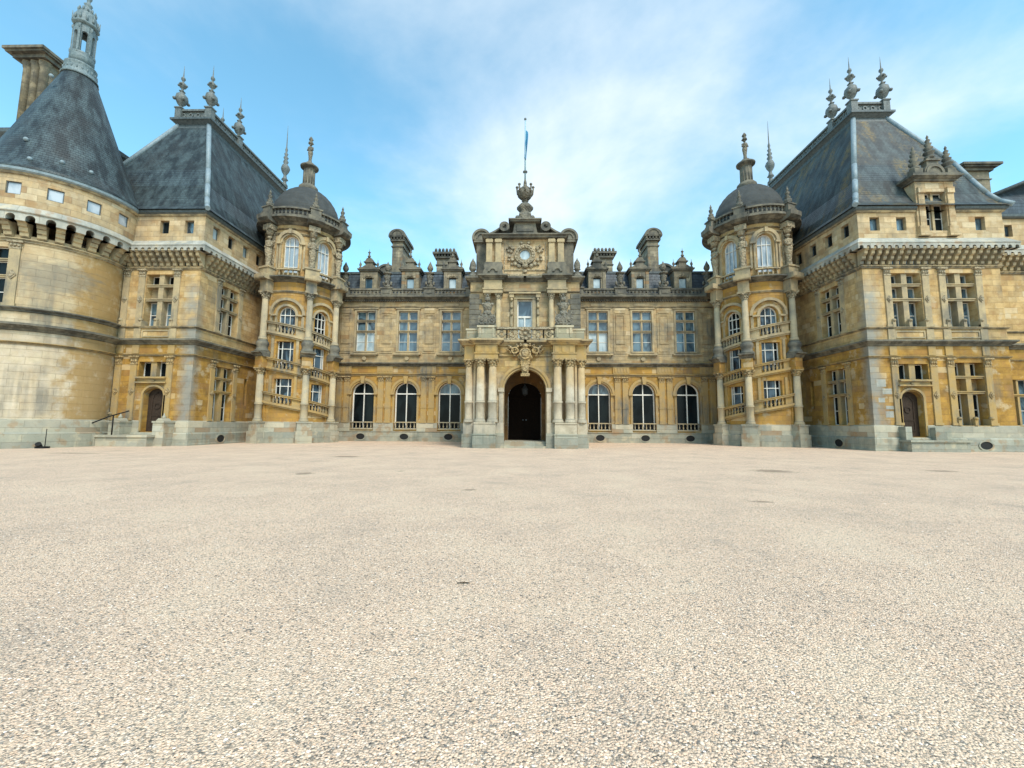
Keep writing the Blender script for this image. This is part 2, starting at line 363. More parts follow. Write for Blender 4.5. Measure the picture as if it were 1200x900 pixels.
# ---- windows: stone window part, sash and pane sub-parts
def rect_window(par,mx,m,sc,w,z0,z1,trans,cols=2,rec=.5,glass='gblue',mull=.16,tr=.14,stonemat='trim',blind=None,low=None,side_pane=True,nm='window'):
    fb=MB(mx)
    a,b=sc-w/2,sc+w/2
    fd=-.10; back=-rec+.02
    for k in range(1,cols):
        x=a+w*k/cols; fb.box(m,x-mull/2,x+mull/2,z0,z1,back,fd)
    zs=[z0]+list(trans)+[z1]
    for t in trans:
        fb.box(m,a,b,t-tr/2,t+tr/2,back,fd+.03); fb.box(m,a-.04,b+.04,t+tr/2-.03,t+tr/2+.03,back,fd+.09)
    fb.box(m,a-.12,b+.12,z0-.14,z0,-rec,.1)
    win=fb.build(nm,stonemat,par)
    sb=MB(mx);pb=MB(mx);pl=MB(mx);anyl=False
    cw=w/cols
    for k in range(cols):
        for j in range(len(zs)-1):
            x0=a+cw*k+(mull/2 if k else 0);x1=a+cw*(k+1)-(mull/2 if k<cols-1 else 0)
            y0=zs[j]+(tr/2 if j else 0);y1=zs[j+1]-(tr/2 if j<len(zs)-2 else 0)
            if blind is not None and j in blind:
                fb2=MB(mx);fb2.box(m,x0,x1,y0,y1,-rec,-rec+.12);fb2.build('blind_panel','range',win);continue
            f=.045
            for q in((x0,x0+f,y0,y1),(x1-f,x1,y0,y1),(x0+f,x1-f,y0,y0+f),(x0+f,x1-f,y1-f,y1)):
                sb.box(m,*q,-rec,-rec+.07)
            if y1-y0>1.2: sb.box(m,x0+f,x1-f,(y0+y1)/2-.02,(y0+y1)/2+.02,-rec,-rec+.06)
            tgt=pb
            if low and j==0: tgt=pl;anyl=True
            tgt.box(m,x0,x1,y0,y1,-rec-.06,-rec+.02)
    sb.build('sash','sash',win)
    if pb.v: pb.build('pane',glass,win)
    if anyl: pl.build('pane',low,win)
    return win
def arch_window(par,mx,m,sc,r,z0,zs,rec=.4,glass='gdark',cols=2,trans=None,rise=None,bar=.09,mat='sash',n=1,extra=(),up=None):
    rise=rise or r; ex=rise/r
    fb=MB(mx)
    d0=-rec;d1=-rec+.10
    fb.arch(m,sc,zs,r-bar,r+.01,d0,d1,16,ex=ex)
    for q in((sc-r,sc-r+bar),(sc+r-bar,sc+r)): fb.box(m,q[0],q[1],z0,zs,d0,d1)
    fb.box(m,sc-r+bar,sc+r-bar,z0,z0+bar,d0,d1)
    for k in range(1,cols):
        x=sc-r+2*r*k/cols; hh=zs+rise*math.sqrt(max(0,1-((x-sc)/r)**2))-.03
        fb.box(m,x-bar*.4,x+bar*.4,z0+bar,hh,d0+.01,d1+.01)
    for t in ((trans,) if trans else ())+tuple(extra):
        half=r-bar if t<=zs else (r-bar)*math.sqrt(max(0,1-((t-zs)/rise)**2))
        fb.box(m,sc-half,sc+half,t-bar*.5,t+bar*.5,d0+.02,d1+.03,n)
    win=fb.build('window',mat,par)
    p=MB(mx); pts=[(sc-r,z0),(sc+r,z0)]+[(sc+r*cos(PI*i/14),zs+rise*sin(PI*i/14)) for i in range(15)]
    if up:
        p.poly(m,[(sc-r,z0),(sc+r,z0),(sc+r,zs),(sc-r,zs)],-rec-.06,-rec+.03); p.build('pane',glass,win)
        p=MB(mx);p.poly(m,[(sc+r*cos(PI*i/14),zs+rise*sin(PI*i/14)) for i in range(15)],-rec-.06,-rec+.03);p.build('pane',up,win)
    else:
        p.poly(m,pts,-rec-.06,-rec+.03); p.build('pane',glass,win)
    return win
def small_window(par,mx,m,sc,w,z0,z1,glass,rec=.3):
    fb=MB(mx);f=.05
    for q in((sc-w/2,sc-w/2+f,z0,z1),(sc+w/2-f,sc+w/2,z0,z1),(sc-w/2+f,sc+w/2-f,z0,z0+f),(sc-w/2+f,sc+w/2-f,z1-f,z1)): fb.box(m,*q,-rec,-rec+.06)
    win=fb.build('window','leaddark',par)
    p=MB(mx);p.box(m,sc-w/2,sc+w/2,z0,z1,-rec-.06,-rec+.02);p.build('pane',glass,win)
    return win
def column(par,mx,x,y,z0,z1,r,ring=None,mat='col',cap=.5,n=18,nm='column'):
    b=MB(mx);h=z1-z0-cap
    prof=[(r*1.35,0),(r*1.35,.10),(r*1.2,.13),(r*1.25,.19),(r*1.05,.25),(r,.30)]
    if ring: q=ring-z0; prof+=[(r,q-.09),(r*1.14,q-.06),(r*1.14,q+.06),(r*.99,q+.09)]
    prof+=[(r*.87,h)]
    b.lathe(x,y,z0,prof,n); c=b.build(nm,mat,par)
    k=MB(mx);zc=z0+h
    k.lathe(x,y,zc,[(r*.87,-.02),(r*1.0,0),(r*1.0,.06),(r*.9,.08),(r*1.0,cap*.35),(r*1.12,cap*.5),(r*1.2,cap*.78)],16,.07,8)
    for i in range(8):
        a=PI/4*i+PI/8; k.blob(x+r*1.08*cos(a),y+r*1.08*sin(a),zc+cap*.42,r*.26,r*.26,cap*.16,6)
    for i in range(4):
        a=PI/2*i+PI/4; k.blob(x+r*1.35*cos(a),y+r*1.35*sin(a),zc+cap*.72,r*.33,r*.33,cap*.17,6)
    mq=front(y+0); k.box(mq,x-r*1.35,x+r*1.35,zc+cap*.82,zc+cap,-r*1.35,r*1.35)
    k.build('capital','carved' if mat!='porchcol' else 'carved',c)
    return c
def pilaster(par,mx,m,sc,w,z0,z1,d,cap=.5,mat='trim',panel=False,dia=None,split=None,n=1):
    b=MB(mx);b.box(m,sc-w/2,sc+w/2,z0,z1-cap,0.0,d,n);b.box(m,sc-w/2-.05,sc+w/2+.05,z0,z0+.16,0,d+.05,n)
    if split:b.box(m,sc-w/2-.03,sc+w/2+.03,split-.06,split+.06,0,d+.035,n)
    o=b.build('pilaster',mat,par)
    k=MB(mx);zc=z1-cap
    k.box(m,sc-w/2-.03,sc+w/2+.03,zc,zc+.08,0,d+.03,n);k.box(m,sc-w/2,sc+w/2,zc+.08,z1-.12,0,d+.01,n)
    k.box(m,sc-w/2-.1,sc+w/2+.1,z1-.12,z1,0,d+.12,n)
    for i in(-1,0,1):
        p=m(sc+i*w*.33,zc+cap*.42,d+.02);k.blob(p[0],p[1],p[2],w*.15,w*.15,cap*.2,6)
    k.build('capital','carved',o)
    if dia:
        q=MB(mx); 
        for (rr,dd) in((w*.42,.05),(w*.24,.09)):
            q.poly(m,[(sc-rr,dia),(sc,dia-rr*1.35),(sc+rr,dia),(sc,dia+rr*1.35)],d-.01,d+dd)
        q.build('diamond_boss','carved',o)
    return o
def finial(par,mx,x,y,z,prof,n=12,lob=.12,k=4,mat='leadorn',nm='finial'):
    b=MB(mx);b.lathe(x,y,z,prof,n,lob,k);return b.build(nm,mat,par)
def vent(par,mx,m,sc,zc,rs=.40,rz=.28):
    b=MB(mx)
    n=20;rows=[]
    for i in range(n):
        a=2*PI*i/n
        rows.append([b.add(m(sc+(rs+o)*cos(a),zc+(rz+o)*sin(a),d)) for o,d in((0,0.0),(0,.05),(.09,.05),(.09,0.0))])
    for i in range(n):
        for j in range(4): b.face([rows[i][j],rows[(i+1)%n][j],rows[(i+1)%n][(j+1)%4],rows[i][(j+1)%4]])
    o=b.build('vent','plinth',par)
    q=MB(mx);q.disc(m,sc,zc,rs,rz,-.02,.008);q.build('dark_disc','void',o)  # dark disc stands in for the shaded vent recess
def figure(mb,x,y,z,h,ang):
    # draped stone figure facing angle ang
    f=(cos(ang),sin(ang));l=(-sin(ang),cos(ang)); k=h/3.0
    mb.lathe(x,y,z,[(.26*k,0),(.24*k,.15*k),(.20*k,.5*k),(.26*k,1.1*k),(.33*k,1.5*k),(.30*k,1.75*k),(.25*k,1.95*k),(.34*k,2.25*k),(.30*k,2.42*k),(.10*k,2.5*k)],14,.07,7,sq=(1,1))
    for sg in(-1,1):
        sx=x+l[0]*.32*k*sg;sy=y+l[1]*.32*k*sg
        mb.blob(sx,sy,z+2.33*k,.12*k,.12*k,.12*k,8)
        ex=x+l[0]*.42*k*sg+f[0]*.1*k;ey=y+l[1]*.42*k*sg+f[1]*.1*k
        mb.tube((sx,sy,z+2.33*k),(ex,ey,z+1.9*k),.095*k,.08*k)
        mb.tube((ex,ey,z+1.9*k),(x+l[0]*.1*k*sg+f[0]*.32*k,y+l[1]*.1*k*sg+f[1]*.32*k,z+1.85*k),.08*k,.06*k)
    mb.tube((x,y,z+2.4*k),(x,y,z+2.62*k),.1*k,.09*k)
    mb.blob(x+f[0]*.03*k,y+f[1]*.03*k,z+2.76*k,.15*k,.16*k,.2*k,12)
    mb.blob(x-f[0]*.04*k,y-f[1]*.04*k,z+2.84*k,.18*k,.18*k,.15*k,12)
    mb.blob(x+f[0]*.19*k,y+f[1]*.19*k,z+2.74*k,.035*k,.035*k,.06*k,6)
def pts_on(cx,cy,r,a0,a1,n): return [(cx+r*cos(rad(a0+(a1-a0)*i/n)),cy+r*sin(rad(a0+(a1-a0)*i/n))) for i in range(n+1)]

CORN=lambda z0,z1,p:[(-.3,z0),(0.02,z0),(.08,z0+.02),(p*.35,z0+(z1-z0)*.3),(p*.5,z0+(z1-z0)*.32),(p*.85,z0+(z1-z0)*.6),(p,z0+(z1-z0)*.66),(p,z1-.03),(-.3,z1)]
# ================================================================== CENTRAL RANGE
YF=38.7
def central_range():
    T=thing('palace_wing','long two storey central stone range with arched ground floor windows behind the projecting entrance','building wing',(0,YF,0))
    f=front(YF)
    for mx in(-1,1):
        XW=(6.95,11.05,15.1); x0,x1=3.95,19.2
        b=MB(mx)
        b.wall(f,x0,x1,0,7.1,.6,[(x-1.06,x+1.06,1.1,4.45,1.06) for x in XW])
        b.wall(f,x0,x1,7.1,13.5,.6,[(x-.9,x+.9,8.45,12.3) for x in XW])
        b.build('wall','range',T)
        for lo,hi,p,mat in((0,.93,.20,'plinth'),(.93,1.7,.10,'plinthhi')):
            b=MB(mx)
            if hi>1:
                xs=[x0]+[q for x in XW for q in(x-1.1,x+1.1)]+[x1]
                for i in range(0,len(xs),2):
                    b=MB(mx);b.box(f,xs[i],xs[i+1],lo,hi,0.002,p);b.build('plinth',mat,T)
                continue
            else: b.box(f,x0,x1,lo,hi,0.002,p);b.box(f,x0,x1,hi-.06,hi+.02,0.002,p+.04)
            b.build('plinth',mat,T)
        for i,x in enumerate(XW):
            b=MB(mx);b.arch(f,x,4.45,1.06,1.20,.002,.10);b.arch(f,x,4.45,1.20,1.42,.002,.17)
            for sg in(-1,1):
                b.box(f,x+sg*1.23-.19,x+sg*1.23+.19,4.32,4.46,.002,.20)
                b.box(f,x+sg*1.15-.09,x+sg*1.15+.09,1.1,4.32,.002,.06)
            b.poly(f,[(x-.13,5.35),(x+.13,5.35),(x+.22,6.05),(x-.22,6.05)],.01,.30);b.build('archivolt','trim',T)
            arch_window(T,mx,f,x,1.06,1.1,4.45,.42,'gdark',2,4.42,None,.11,up='gmid' if (i==0 ) else 'gdark')
            b=MB(mx);balustrade(b,f,x-1.04,x+1.04,1.08,1.8,.08,step=.34,rail=.09,th=.14,r=.07);b.build('balustrade','col',T)
            vent(T,mx,lambda s,z,d:(s,YF-.2-d,z),x,.44)
            # upper window
            g={0:('gblue',None),1:('gblue',None),2:('gblue','gmid')}[i]
            if mx>0 and i==0: g=('gblue','gwhite')
            if mx<0 and i==2: g=('gmid','gwhite')
            if mx>0 and i==2: g=('gmid','gblue')
            if mx>0 and i==1: g=('gblue','gmid')
            rect_window(T,mx,f,x,1.8,8.45,12.3,(10.35,11.38),2,.30,g[0],.14,.13,low=g[1])
            b=MB(mx)
            for q in((x-1.08,x-.9,8.3,12.3),(x+.9,x+1.08,8.3,12.3),(x-1.08,x+1.08,12.3,12.5)): b.box(f,*q,.002,.07)
            b.box(f,x-1.2,x+1.2,12.5,12.6,.002,.14); b.box(f,x-1.3,x+1.3,8.08,8.22,.002,.28);b.box(f,x-1.15,x+1.15,7.98,8.08,.002,.16)
            b.disc(f,x,7.75,.20,.20,.002,.12);b.box(f,x-.7,x+.7,12.82,13.05,.002,.06);b.build('window_surround','trim',T)
        XP=(5.0,9.0,13.07,17.0)
        for x in XP:
            for sg in(-.36,.36):
                if (x==5.0 and sg<0): continue
                pilaster(T,mx,f,x+sg,.52,1.7,6.05,.10,.5,'trim',split=3.15)
            if x!=5.0:
                b=MB(mx); b.box(f,x-.62,x+.62,8.25,12.6,.002,.05)
                for q in((x-.42,x-.34,9.15,11.95),(x+.34,x+.42,9.15,11.95),(x-.34,x+.34,11.87,11.95),(x-.34,x+.34,9.15,9.23)): b.box(f,*q,.052,.11)
                b.box(f,x-.5,x+.5,8.45,8.85,.052,.09);b.box(f,x-.5,x+.5,12.1,12.25,.052,.10);b.build('panel','range',T)
                b=MB(mx);b.box(f,x-.75,x+.75,6.35,7.0,.002,.10)
                for q in range(5): b.box(f,x-.6+q*.27,x-.6+q*.27+.12,6.5,6.9,.102,.14)
                b.build('frieze_block','trim',T)
        b=MB(mx)
        b.path([(x0,YF),(x1,YF)],CORN(6.10,6.34,.14));b.build('architrave','trim',T)
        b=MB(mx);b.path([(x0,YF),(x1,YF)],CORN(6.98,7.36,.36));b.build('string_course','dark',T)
        b=MB(mx);b.path([(x0,YF),(x1,YF)],CORN(12.62,12.78,.10));b.build('architrave','trim',T)
        b=MB(mx);b.path([(x0,YF),(x1,YF)],CORN(13.28,13.72,.55))
        for i in range(58):
            x=x0+.1+i*.228; b.box(f,x,x+.11,13.22,13.38,.002,.22)
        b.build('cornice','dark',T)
        # parapet : pierced balustrade between pedestals
        XU=(5.02,9.05,13.15,17.25)
        for a,c in zip(XU,XU[1:]):
            b=MB(mx);s0,s1=a+.5,c-.5;b.box(f,s0,s1,13.72,13.86,0,.28);b.box(f,s0,s1,14.30,14.46,-.02,.30)
            n=9
            for i in range(n):
                t=s0+(s1-s0)*(i+.5)/n
                b.arch(f,t,14.08,.10,.19,.06,.22,10,0,360); b.box(f,t+(s1-s0)/n/2-.06,t+(s1-s0)/n/2+.06,13.86,14.3,.05,.23)
            b.build('parapet','dark',T)
        for x in XU:
            b=MB(mx);b.box(f,x-.52,x+.52,13.72,14.42,-.1,.36);b.box(f,x-.60,x+.60,14.42,14.55,-.15,.44);b.box(f,x-.3,x+.3,13.95,14.2,.362,.40)
            p=b.build('pedestal','dark',T)
            b=MB(mx); y=YF-.1
            b.lathe(x,y,14.55,[(.36,0),(.34,.2),(.17,.45),(.2,.6),(.28,.95),(.33,1.12),(.24,1.22),(.28,1.3),(.42,1.38),(.42,1.46),(.14,1.5),(.09,1.62),(.18,1.70),(.27,1.92),(.24,2.1),(.12,2.35),(.02,2.6)],14,.10,7)
            for a in range(4): b.blob(x+.36*cos(a*PI/2),y+.36*sin(a*PI/2),15.0,.13,.13,.22,6)
            b.build('urn','darkcarved',p)
        # mansard roof
        b=MB(mx)
        b.path([(x0-.2,YF+.55),(x1+.6,YF+.55)],[(0,13.8),(0,14.0),(-.9,16.55),(-8,16.6),(-8,13.8)])
        b.build('mansard_roof','slateB',T)
        b=MB(mx);b.path([(x0-.2,YF+1.45),(x1+.6,YF+1.45)],[(.09,16.5),(.09,16.72),(-.2,16.74),(-.2,16.5)]);b.build('ridge_flashing','leaddark',T)
        # dormers
        for i,x in enumerate(XW):
            g=front(YF+.25)
            b=MB(mx)
            b.wall(g,x-.85,x+.85,13.9,16.35,.35,[(x-.36,x+.36,14.65,15.62,.12)])
            for sg in(-1,1):
                b.box(side(x+sg*.85) if sg<0 else side(x+.85),YF+.6,YF+2.2,14.2,16.35,-.2 if sg<0 else 0,0 if sg<0 else .2)
                b.box(g,x+sg*.68-.14,x+sg*.68+.14,14.0,16.2,.002,.07)
            b.arch(g,x,15.65,.36,.52,.002,.08,12,ex=.6)
            b.box(g,x-.08,x+.08,15.8,16.1,.002,.12)
            w=b.build('dormer','chim',T)
            b=MB(mx);b.box(g,x-1.0,x+1.0,16.35,16.48,-2,.12);b.box(g,x-1.1,x+1.1,16.48,16.60,-2,.22)
            b.poly(g,[(x-.95,16.6),(x+.95,16.6),(x+.45,16.95),(x-.45,16.95)],-1.8,.05)
            b.box(g,x-.36,x+.36,16.6,17.25,-.6,.10);b.box(g,x-.5,x+.5,17.2,17.3,-.7,.2)
            b.poly(g,[(x-.42,17.3),(x+.42,17.3),(x+.25,17.62),(x,17.74),(x-.25,17.62)],-.5,.12)
            b.build('pediment','dark',w)
            finial(w,mx,x,YF+.15,17.7,[(.10,0),(.16,.12),(.08,.22),(.06,.4),(.14,.5),(.03,.62),(.01,.85)],10,.1,4,'dark')
            for sg in(-1,1):
                finial(w,mx,x+sg*.85,YF+.2,16.6,[(.12,0),(.13,.12),(.06,.2),(.12,.38),(.10,.5),(.03,.62),(.01,.9)],8,.1,4,'dark')
            bl=small_window(w,mx,g,x,.72,14.65,15.62,'gblue' if (mx<0 and i==2) else 'gwhite',.2)
        # behind the dormers : rounded gable, tall arched chimney, square chimney
        g=front(YF+3.2)
        b=MB(mx);b.disc(g,14.45,17.2,1.0,.95,-.6,0,24,0,180);b.box(g,13.45,15.45,16.4,17.25,-.6,0);b.arch(g,14.45,17.2,.85,1.05,0.002,.12,16);b.build('round_gable','dark',T)
        b=MB(mx);b.box(front(41.7),12.7,13.8,16,20.6,-2.6,0)
        c=b.build('chimney','chim',T)
        b=MB(mx);g=front(41.7);b.box(g,12.6,13.9,20.0,20.12,-2.7,.1)
        b.box(g,12.5,14.0,20.6,20.8,-2.8,.2);b.box(g,12.35,14.15,21.0,21.12,-3.0,.35)
        for k in range(5): b.box(g,12.48+k*.33,12.48+k*.33+.17,20.8,21.0,-2.8,.28)
        b.disc(g,13.25,21.1,.90,.75,-3.0,.35,24,0,180);b.arch(g,13.25,21.1,.55,.68,.352,.42,16)
        b.build('chimney_cap','dark',c)
        b=MB(mx);g=front(44.7);b.box(g,7.9,9.75,16,20.0,-1.2,0);c=b.build('chimney','chim',T)
        b=MB(mx);b.box(g,7.8,9.85,19.2,19.3,-1.3,.1);b.box(g,7.75,9.9,20.0,20.2,-1.4,.2)
        for k in range(7): b.box(g,7.72+k*.33,7.72+k*.33+.16,20.2,20.42,-1.4,.26)
        b.box(g,7.5,10.15,20.42,20.65,-1.6,.4)
        b.build('chimney_cap','dark',c)
        b=MB(mx)
        for k in range(6): b.blob(7.8+k*.40,44.5,20.85,.16,.2,.25,6)
        b.build('cresting','dark',c)
    return T
central_range()

# ================================================================== ENTRANCE PAVILION
def entrance():
    T=thing('entrance_pavilion','projecting pale stone entrance pavilion with arched doorway, balcony and scrolled attic with round window','building',(0,28.4,0))
    YP=28.7; f=front(YP)
    b=MB(); b.wall(f,-3.55,3.55,0,7.1,.6,[(-1.45,1.45,.0,3.96,1.45)]+[(s*2.62-.11,s*2.62+.11,1.75,5.95) for s in(-1,1)])
    for s in(-1,1):
        b.box(f,s*2.62-.11,s*2.62+.11,1.75,5.95,-.6,-.35)
    b.build('front_wall','porch',T)
    for mx in(-1,1):
        b=MB(mx); b.box(side(3.55),YP+.6,YF,0,7.1,-0.0,.55);
        b.box(front(YP+.35),3.55,4.15,0,7.1,-9.6,0)
        b.build('side_wall','porch',T)
        b=MB(mx);b.box(front(YP+.6),1.47,1.9,0,6.0,-3.4,0)
        b.build('vestibule_wall','inner',T)
        # plinths
        b=MB(mx);b.box(f,1.95,3.5,0,.93,.002,.85);b.box(f,1.42,1.95,0,1.0,.002,.5);b.box(front(YP+.35),3.5,4.3,0,.93,.002,.62);b.box(f,1.9,3.55,.88,.96,.002,.9)
        b.build('plinth','plinth',T)
        b=MB(mx);b.box(f,1.98,3.45,.96,1.7,.002,.74);b.box(f,1.47,1.98,1.0,1.7,.002,.3);b.box(front(YP+.35),3.55,4.22,.93,1.7,.002,.55);b.box(f,1.98,3.45,1.62,1.72,.002,.79)
        b.build('pedestal','porchcol',T)
        for x in(2.22,3.05): column(T,mx,x,YP-.38,1.72,6.05,.29,3.1,'porchcol',.5,20)
        column(T,mx,3.88,YP+.02,1.7,6.05,.27,3.1,'porchcol',.5,20)
        b=MB(mx)
        for x in(2.22,3.05): b=MB(mx);b.box(f,x-.24,x+.24,1.72,6.05,.002,.06);b.build('pilaster','porchcol',T)
        b=MB(mx);b.box(f,3.42,3.58,1.7,6.05,.002,.08);b.build('pilaster','porchcol',T)
        b=MB(mx);b.box(f,1.5,1.78,1.7,4.0,.002,.12);b.box(f,1.44,1.86,3.82,4.1,.002,.22)
        b.build('arch_pier','porchcol',T)
        # entablature blocks
        b=MB(mx);b.box(f,1.86,3.45,6.05,6.38,.002,.68);b.box(f,1.9,3.41,6.42,7.0,.002,.62);b.box(f,1.8,3.5,6.38,6.46,.002,.74)
        for k in range(3): b.box(f,2.0+k*.5,2.28+k*.5,6.5,6.94,.622,.66)
        b.box(front(YP+.35),3.5,4.2,6.05,7.0,.002,.62);b.build('entablature_block','trim',T)
        b=MB(mx);b.path([(-.1,YP),(1.83,YP),(1.83,YP-.62),(3.45,YP-.62),(3.45,YP-.35),(4.25,YP-.35),(4.25,YF-.4)],CORN(7.0,7.42,.36));b.build('balcony_cornice','dark' if 0 else 'trim',T)
        b=MB(mx);b.box(f,-.05,1.86,6.3,6.42,.002,.1);b.box(f,.85,1.75,6.55,6.95,.002,.05);b.build('moulding','trim',T)
        # balcony
        b=MB(mx);b.box(f,2.05,3.25,7.42,8.28,-.35,.6);b.box(f,1.98,3.32,8.22,8.36,-.4,.68)
        for x in(2.12,3.03): b.box(f,x,x+.14,7.5,8.2,.602,.66)
        b.box(f,1.98,3.32,7.42,7.52,-.4,.66);b.build('balcony_pedestal','plinthhi',T)
        b=MB(mx);b.box(f,3.25,4.1,7.42,8.15,-.55,.1);b.box(f,3.25,4.16,8.12,8.24,-.6,.16);b.box(side(4.1),YP+.5,YP+4.8,7.42,8.15,-.0,.3);b.build('balcony_parapet','plinthhi',T)
        b=MB(mx);s0,s1=.55,2.05
        b.box(f,.0,s1,7.42,7.54,0,.3);b.box(f,.0,s1,8.16,8.32,-.02,.34)
        for k in range(2):
            t=s0+.35+k*.75
            b.arch(f,t,7.85,.13,.22,.08,.24,14,0,360)
            for q in(-1,1): b.box(f,t+q*.37-.05,t+q*.37+.05,7.54,8.16,.08,.24)
            b.box(f,t-.37,t-.2,7.80,7.90,.1,.22);b.box(f,t+.2,t+.37,7.80,7.90,.1,.22)
            b.arch(f,t,8.0,.08,.13,.1,.22,8,0,180)
        b.build('scrolled_balustrade','carved',T)
    b=MB();b.arch(f,0,3.96,1.45,1.60,.002,.10,28);b.arch(f,0,3.96,1.60,1.78,.002,.18,28);b.build('archivolt','trim',T)
    b=MB();b.box(f,-3.4,3.4,7.05,7.4,-5.0,0);b.build('balcony_floor','trim',T)
    b=MB()   # crest over the balustrade centre
    b.arch(f,0,7.86,.26,.46,.05,.36,20,0,360);b.disc(f,0,7.86,.27,.27,.0,.25)
    for a in range(8): p=f(.36*cos(a*PI/4),7.86+.36*sin(a*PI/4),.38);b.blob(*p,.1,.06,.1,6)
    b.blob(0,YP-.3,7.86,.14,.1,.14,8);b.build('balustrade_crest','carved',T)
    # cartouche keystone
    b=MB();b.poly(f,[(-.2,5.0),(.2,5.0),(.34,6.2),(-.34,6.2)],.0,.36)
    b.box(f,-.3,.3,4.88,5.06,.0,.5);b.disc(f,0,5.45,.2,.25,.3,.55);b.blob(0,YP-.4,6.45,.30,.16,.34,12);b.arch(f,0,6.45,.30,.40,.3,.5,18,0,360);b.blob(0,YP-.45,6.98,.22,.16,.16,8)
    for s in(-1,1):
        for(x,z,r)in((.35,6.2,.22),(.6,6.65,.26),(.85,6.75,.22),(1.05,6.9,.17),(1.0,6.55,.15),(.75,6.35,.16),(.3,7.05,.16),(.55,6.98,.18),(.3,5.8,.14),(1.2,6.72,.10)): b.blob(s*x,YP-.16,z,r*.8,.16,r*.8,8);b.blob(s*x*1.08,YP-.28,z+.08,r*.4,.09,r*.45,6)
        b.arch(f,s*.72,6.68,.16,.25,.1,.38,12,0,360)
    b.build('cartouche','carved',T)
    # floor, steps
    b=MB();b.box(f,-1.42,1.42,0,.14,-6,.45);b.box(f,-1.42,1.42,.14,.28,-6,.12);b.box(f,-1.46,1.46,.28,.42,-6,-.25);b.build('steps','plinthhi',T)
    b=MB();b.box(front(YP+.6),-1.9,1.9,5.9,6.1,-3.4,0);b.build('vestibule_ceiling','inner',T)
    g=front(YP+3.4)
    b=MB();b.wall(g,-1.9,1.9,.3,6.0,.4,[(-1.28,1.28,.42,3.7,1.1)]);b.build('inner_wall','inner',T)
    b=MB()
    b.poly(g,[(-1.27,.42),(1.27,.42)]+[(1.27*cos(PI*i/16),3.7+1.09*sin(PI*i/16)) for i in range(17)],-.35,-.25);d=b.build('door','wood',T)
    b=MB()
    for s in(-1,1):
        for(z0,z1)in((.6,1.25),(1.4,2.3),(2.45,3.4)):
            for k in range(2):
                x=s*(.36+k*.52)
                for q in((x-.19,x-.15,z0,z1),(x+.15,x+.19,z0,z1),(x-.15,x+.15,z0,z0+.04),(x-.15,x+.15,z1-.04,z1)): b.box(g,*q,-.25,-.21)
    b.box(g,-.03,.03,.42,4.7,-.25,-.19);b.box(g,-1.25,1.25,3.6,3.72,-.25,-.18);b.build('door_panelling','wood',d)
    b=MB()
    for s in(-1,1): b.blob(s*.12,YP+3.4+.17,1.95,.045,.045,.045,8)
    b.build('handle','lead',d)
    # ---------------- upper storey
    YU=33.5; f=front(YU)
    b=MB();b.wall(f,-4.5,4.5,7.3,13.5,.6,[(-.62,.62,8.2,11.85)])
    b.build('upper_wall','range',T)
    win=MB()
    for q in((-.62,-.52,8.2,11.85),(.52,.62,8.2,11.85),(-.52,.52,11.75,11.85),(-.52,.52,10.35,10.5),(-.05,.05,8.2,10.35)): win.box(f,*q,-.35,-.2)
    w=win.build('window','sash',T)
    for q,g in(((-.52,.52,10.5,11.75),'gblue'),((-.52,.52,8.2,10.35),'gwhite')):
        b=MB();b.box(f,*q,-.36,-.3);b.build('pane',g,w)
    b=MB()
    for s in(-1,1):
        b.box(f,s*.76-.14,s*.76+.14,8,11.85,.002,.08);b.box(f,s*1.08-.10,s*1.08+.10,8.2,11.9,.002,.14)
        for z in(9.6,10.6,11.2,11.8):b.blob(s*1.08,YU-.2,z,.13,.1,.16,6)
        b.box(f,s*1.08-.18,s*1.08+.18,11.95,12.25,.002,.28)
    b.box(f,-.9,.9,11.85,12.0,.002,.12);b.box(f,-1.3,1.3,12.25,12.38,.002,.36);b.box(f,-1.0,1.0,12.02,12.25,.002,.08);b.build('window_surround','trim',T)
    for mx in(-1,1):
        b=MB(mx)
        for k in range(11):
            z=7.5+k*.44; w=.95 if k%2 else .75
            b.box(f,4.5-w,4.56,z,z+.40,-.3,.07)
        b.build('quoin','dark',T)
        b=MB(mx);b.box(side(4.5),YU+.6,YF+.3,7.3,13.5,0,.5);b.build('side_wall','range',T)
        for x in(2.15,3.05): column(T,mx,x,YU-.35,8.0,12.2,.21,None,'trim',.45,14)
        b=MB(mx);b.box(f,1.85,3.35,7.4,8.0,.002,.75);b.box(f,2.45,2.75,8.0,11.9,.002,.01);b.build('column_base','trim',T)
        b=MB(mx);b.box(f,1.8,3.4,12.2,12.5,.002,.7);b.box(f,1.86,3.34,12.5,13.4,.002,.6);b.box(f,1.76,3.44,12.48,12.6,.002,.76);b.build('entablature_block','trim',T)
        b=MB(mx);b.path([(-.1,YU),(1.8,YU),(1.8,YU-.6),(3.4,YU-.6),(3.4,YU),(4.5,YU),(4.5,YF)],CORN(13.3,13.72,.4));b.build('cornice','dark',T)
        b=MB(mx);b.path([(-.1,YU),(4.5,YU)],CORN(12.42,12.56,.1));b.build('architrave','trim',T)
        # attic
        b=MB(mx)
        for x in(2.95,2.2): 
            b=MB(mx);b.box(f,x-.24,x+.24,14.75,16.95,.002,.34);b.box(f,x-.3,x+.3,16.6,16.85,.002,.42);b.box(f,x-.27,x+.27,14.9,15.0,.002,.4)
            b.build('attic_pilaster','trim',T)
        b=MB(mx);prof=[(1.82,13.74),(3.45,13.74),(3.45,14.0),(3.3,14.25),(3.38,14.55),(3.25,14.8),(1.9,14.8),(1.8,14.55),(1.9,14.25),(1.82,14.0)]
        b.poly(f,prof,0,.62);b.arch(f,2.63,14.0,.22,.4,.621,.72,12);b.build('attic_base','dark',T)
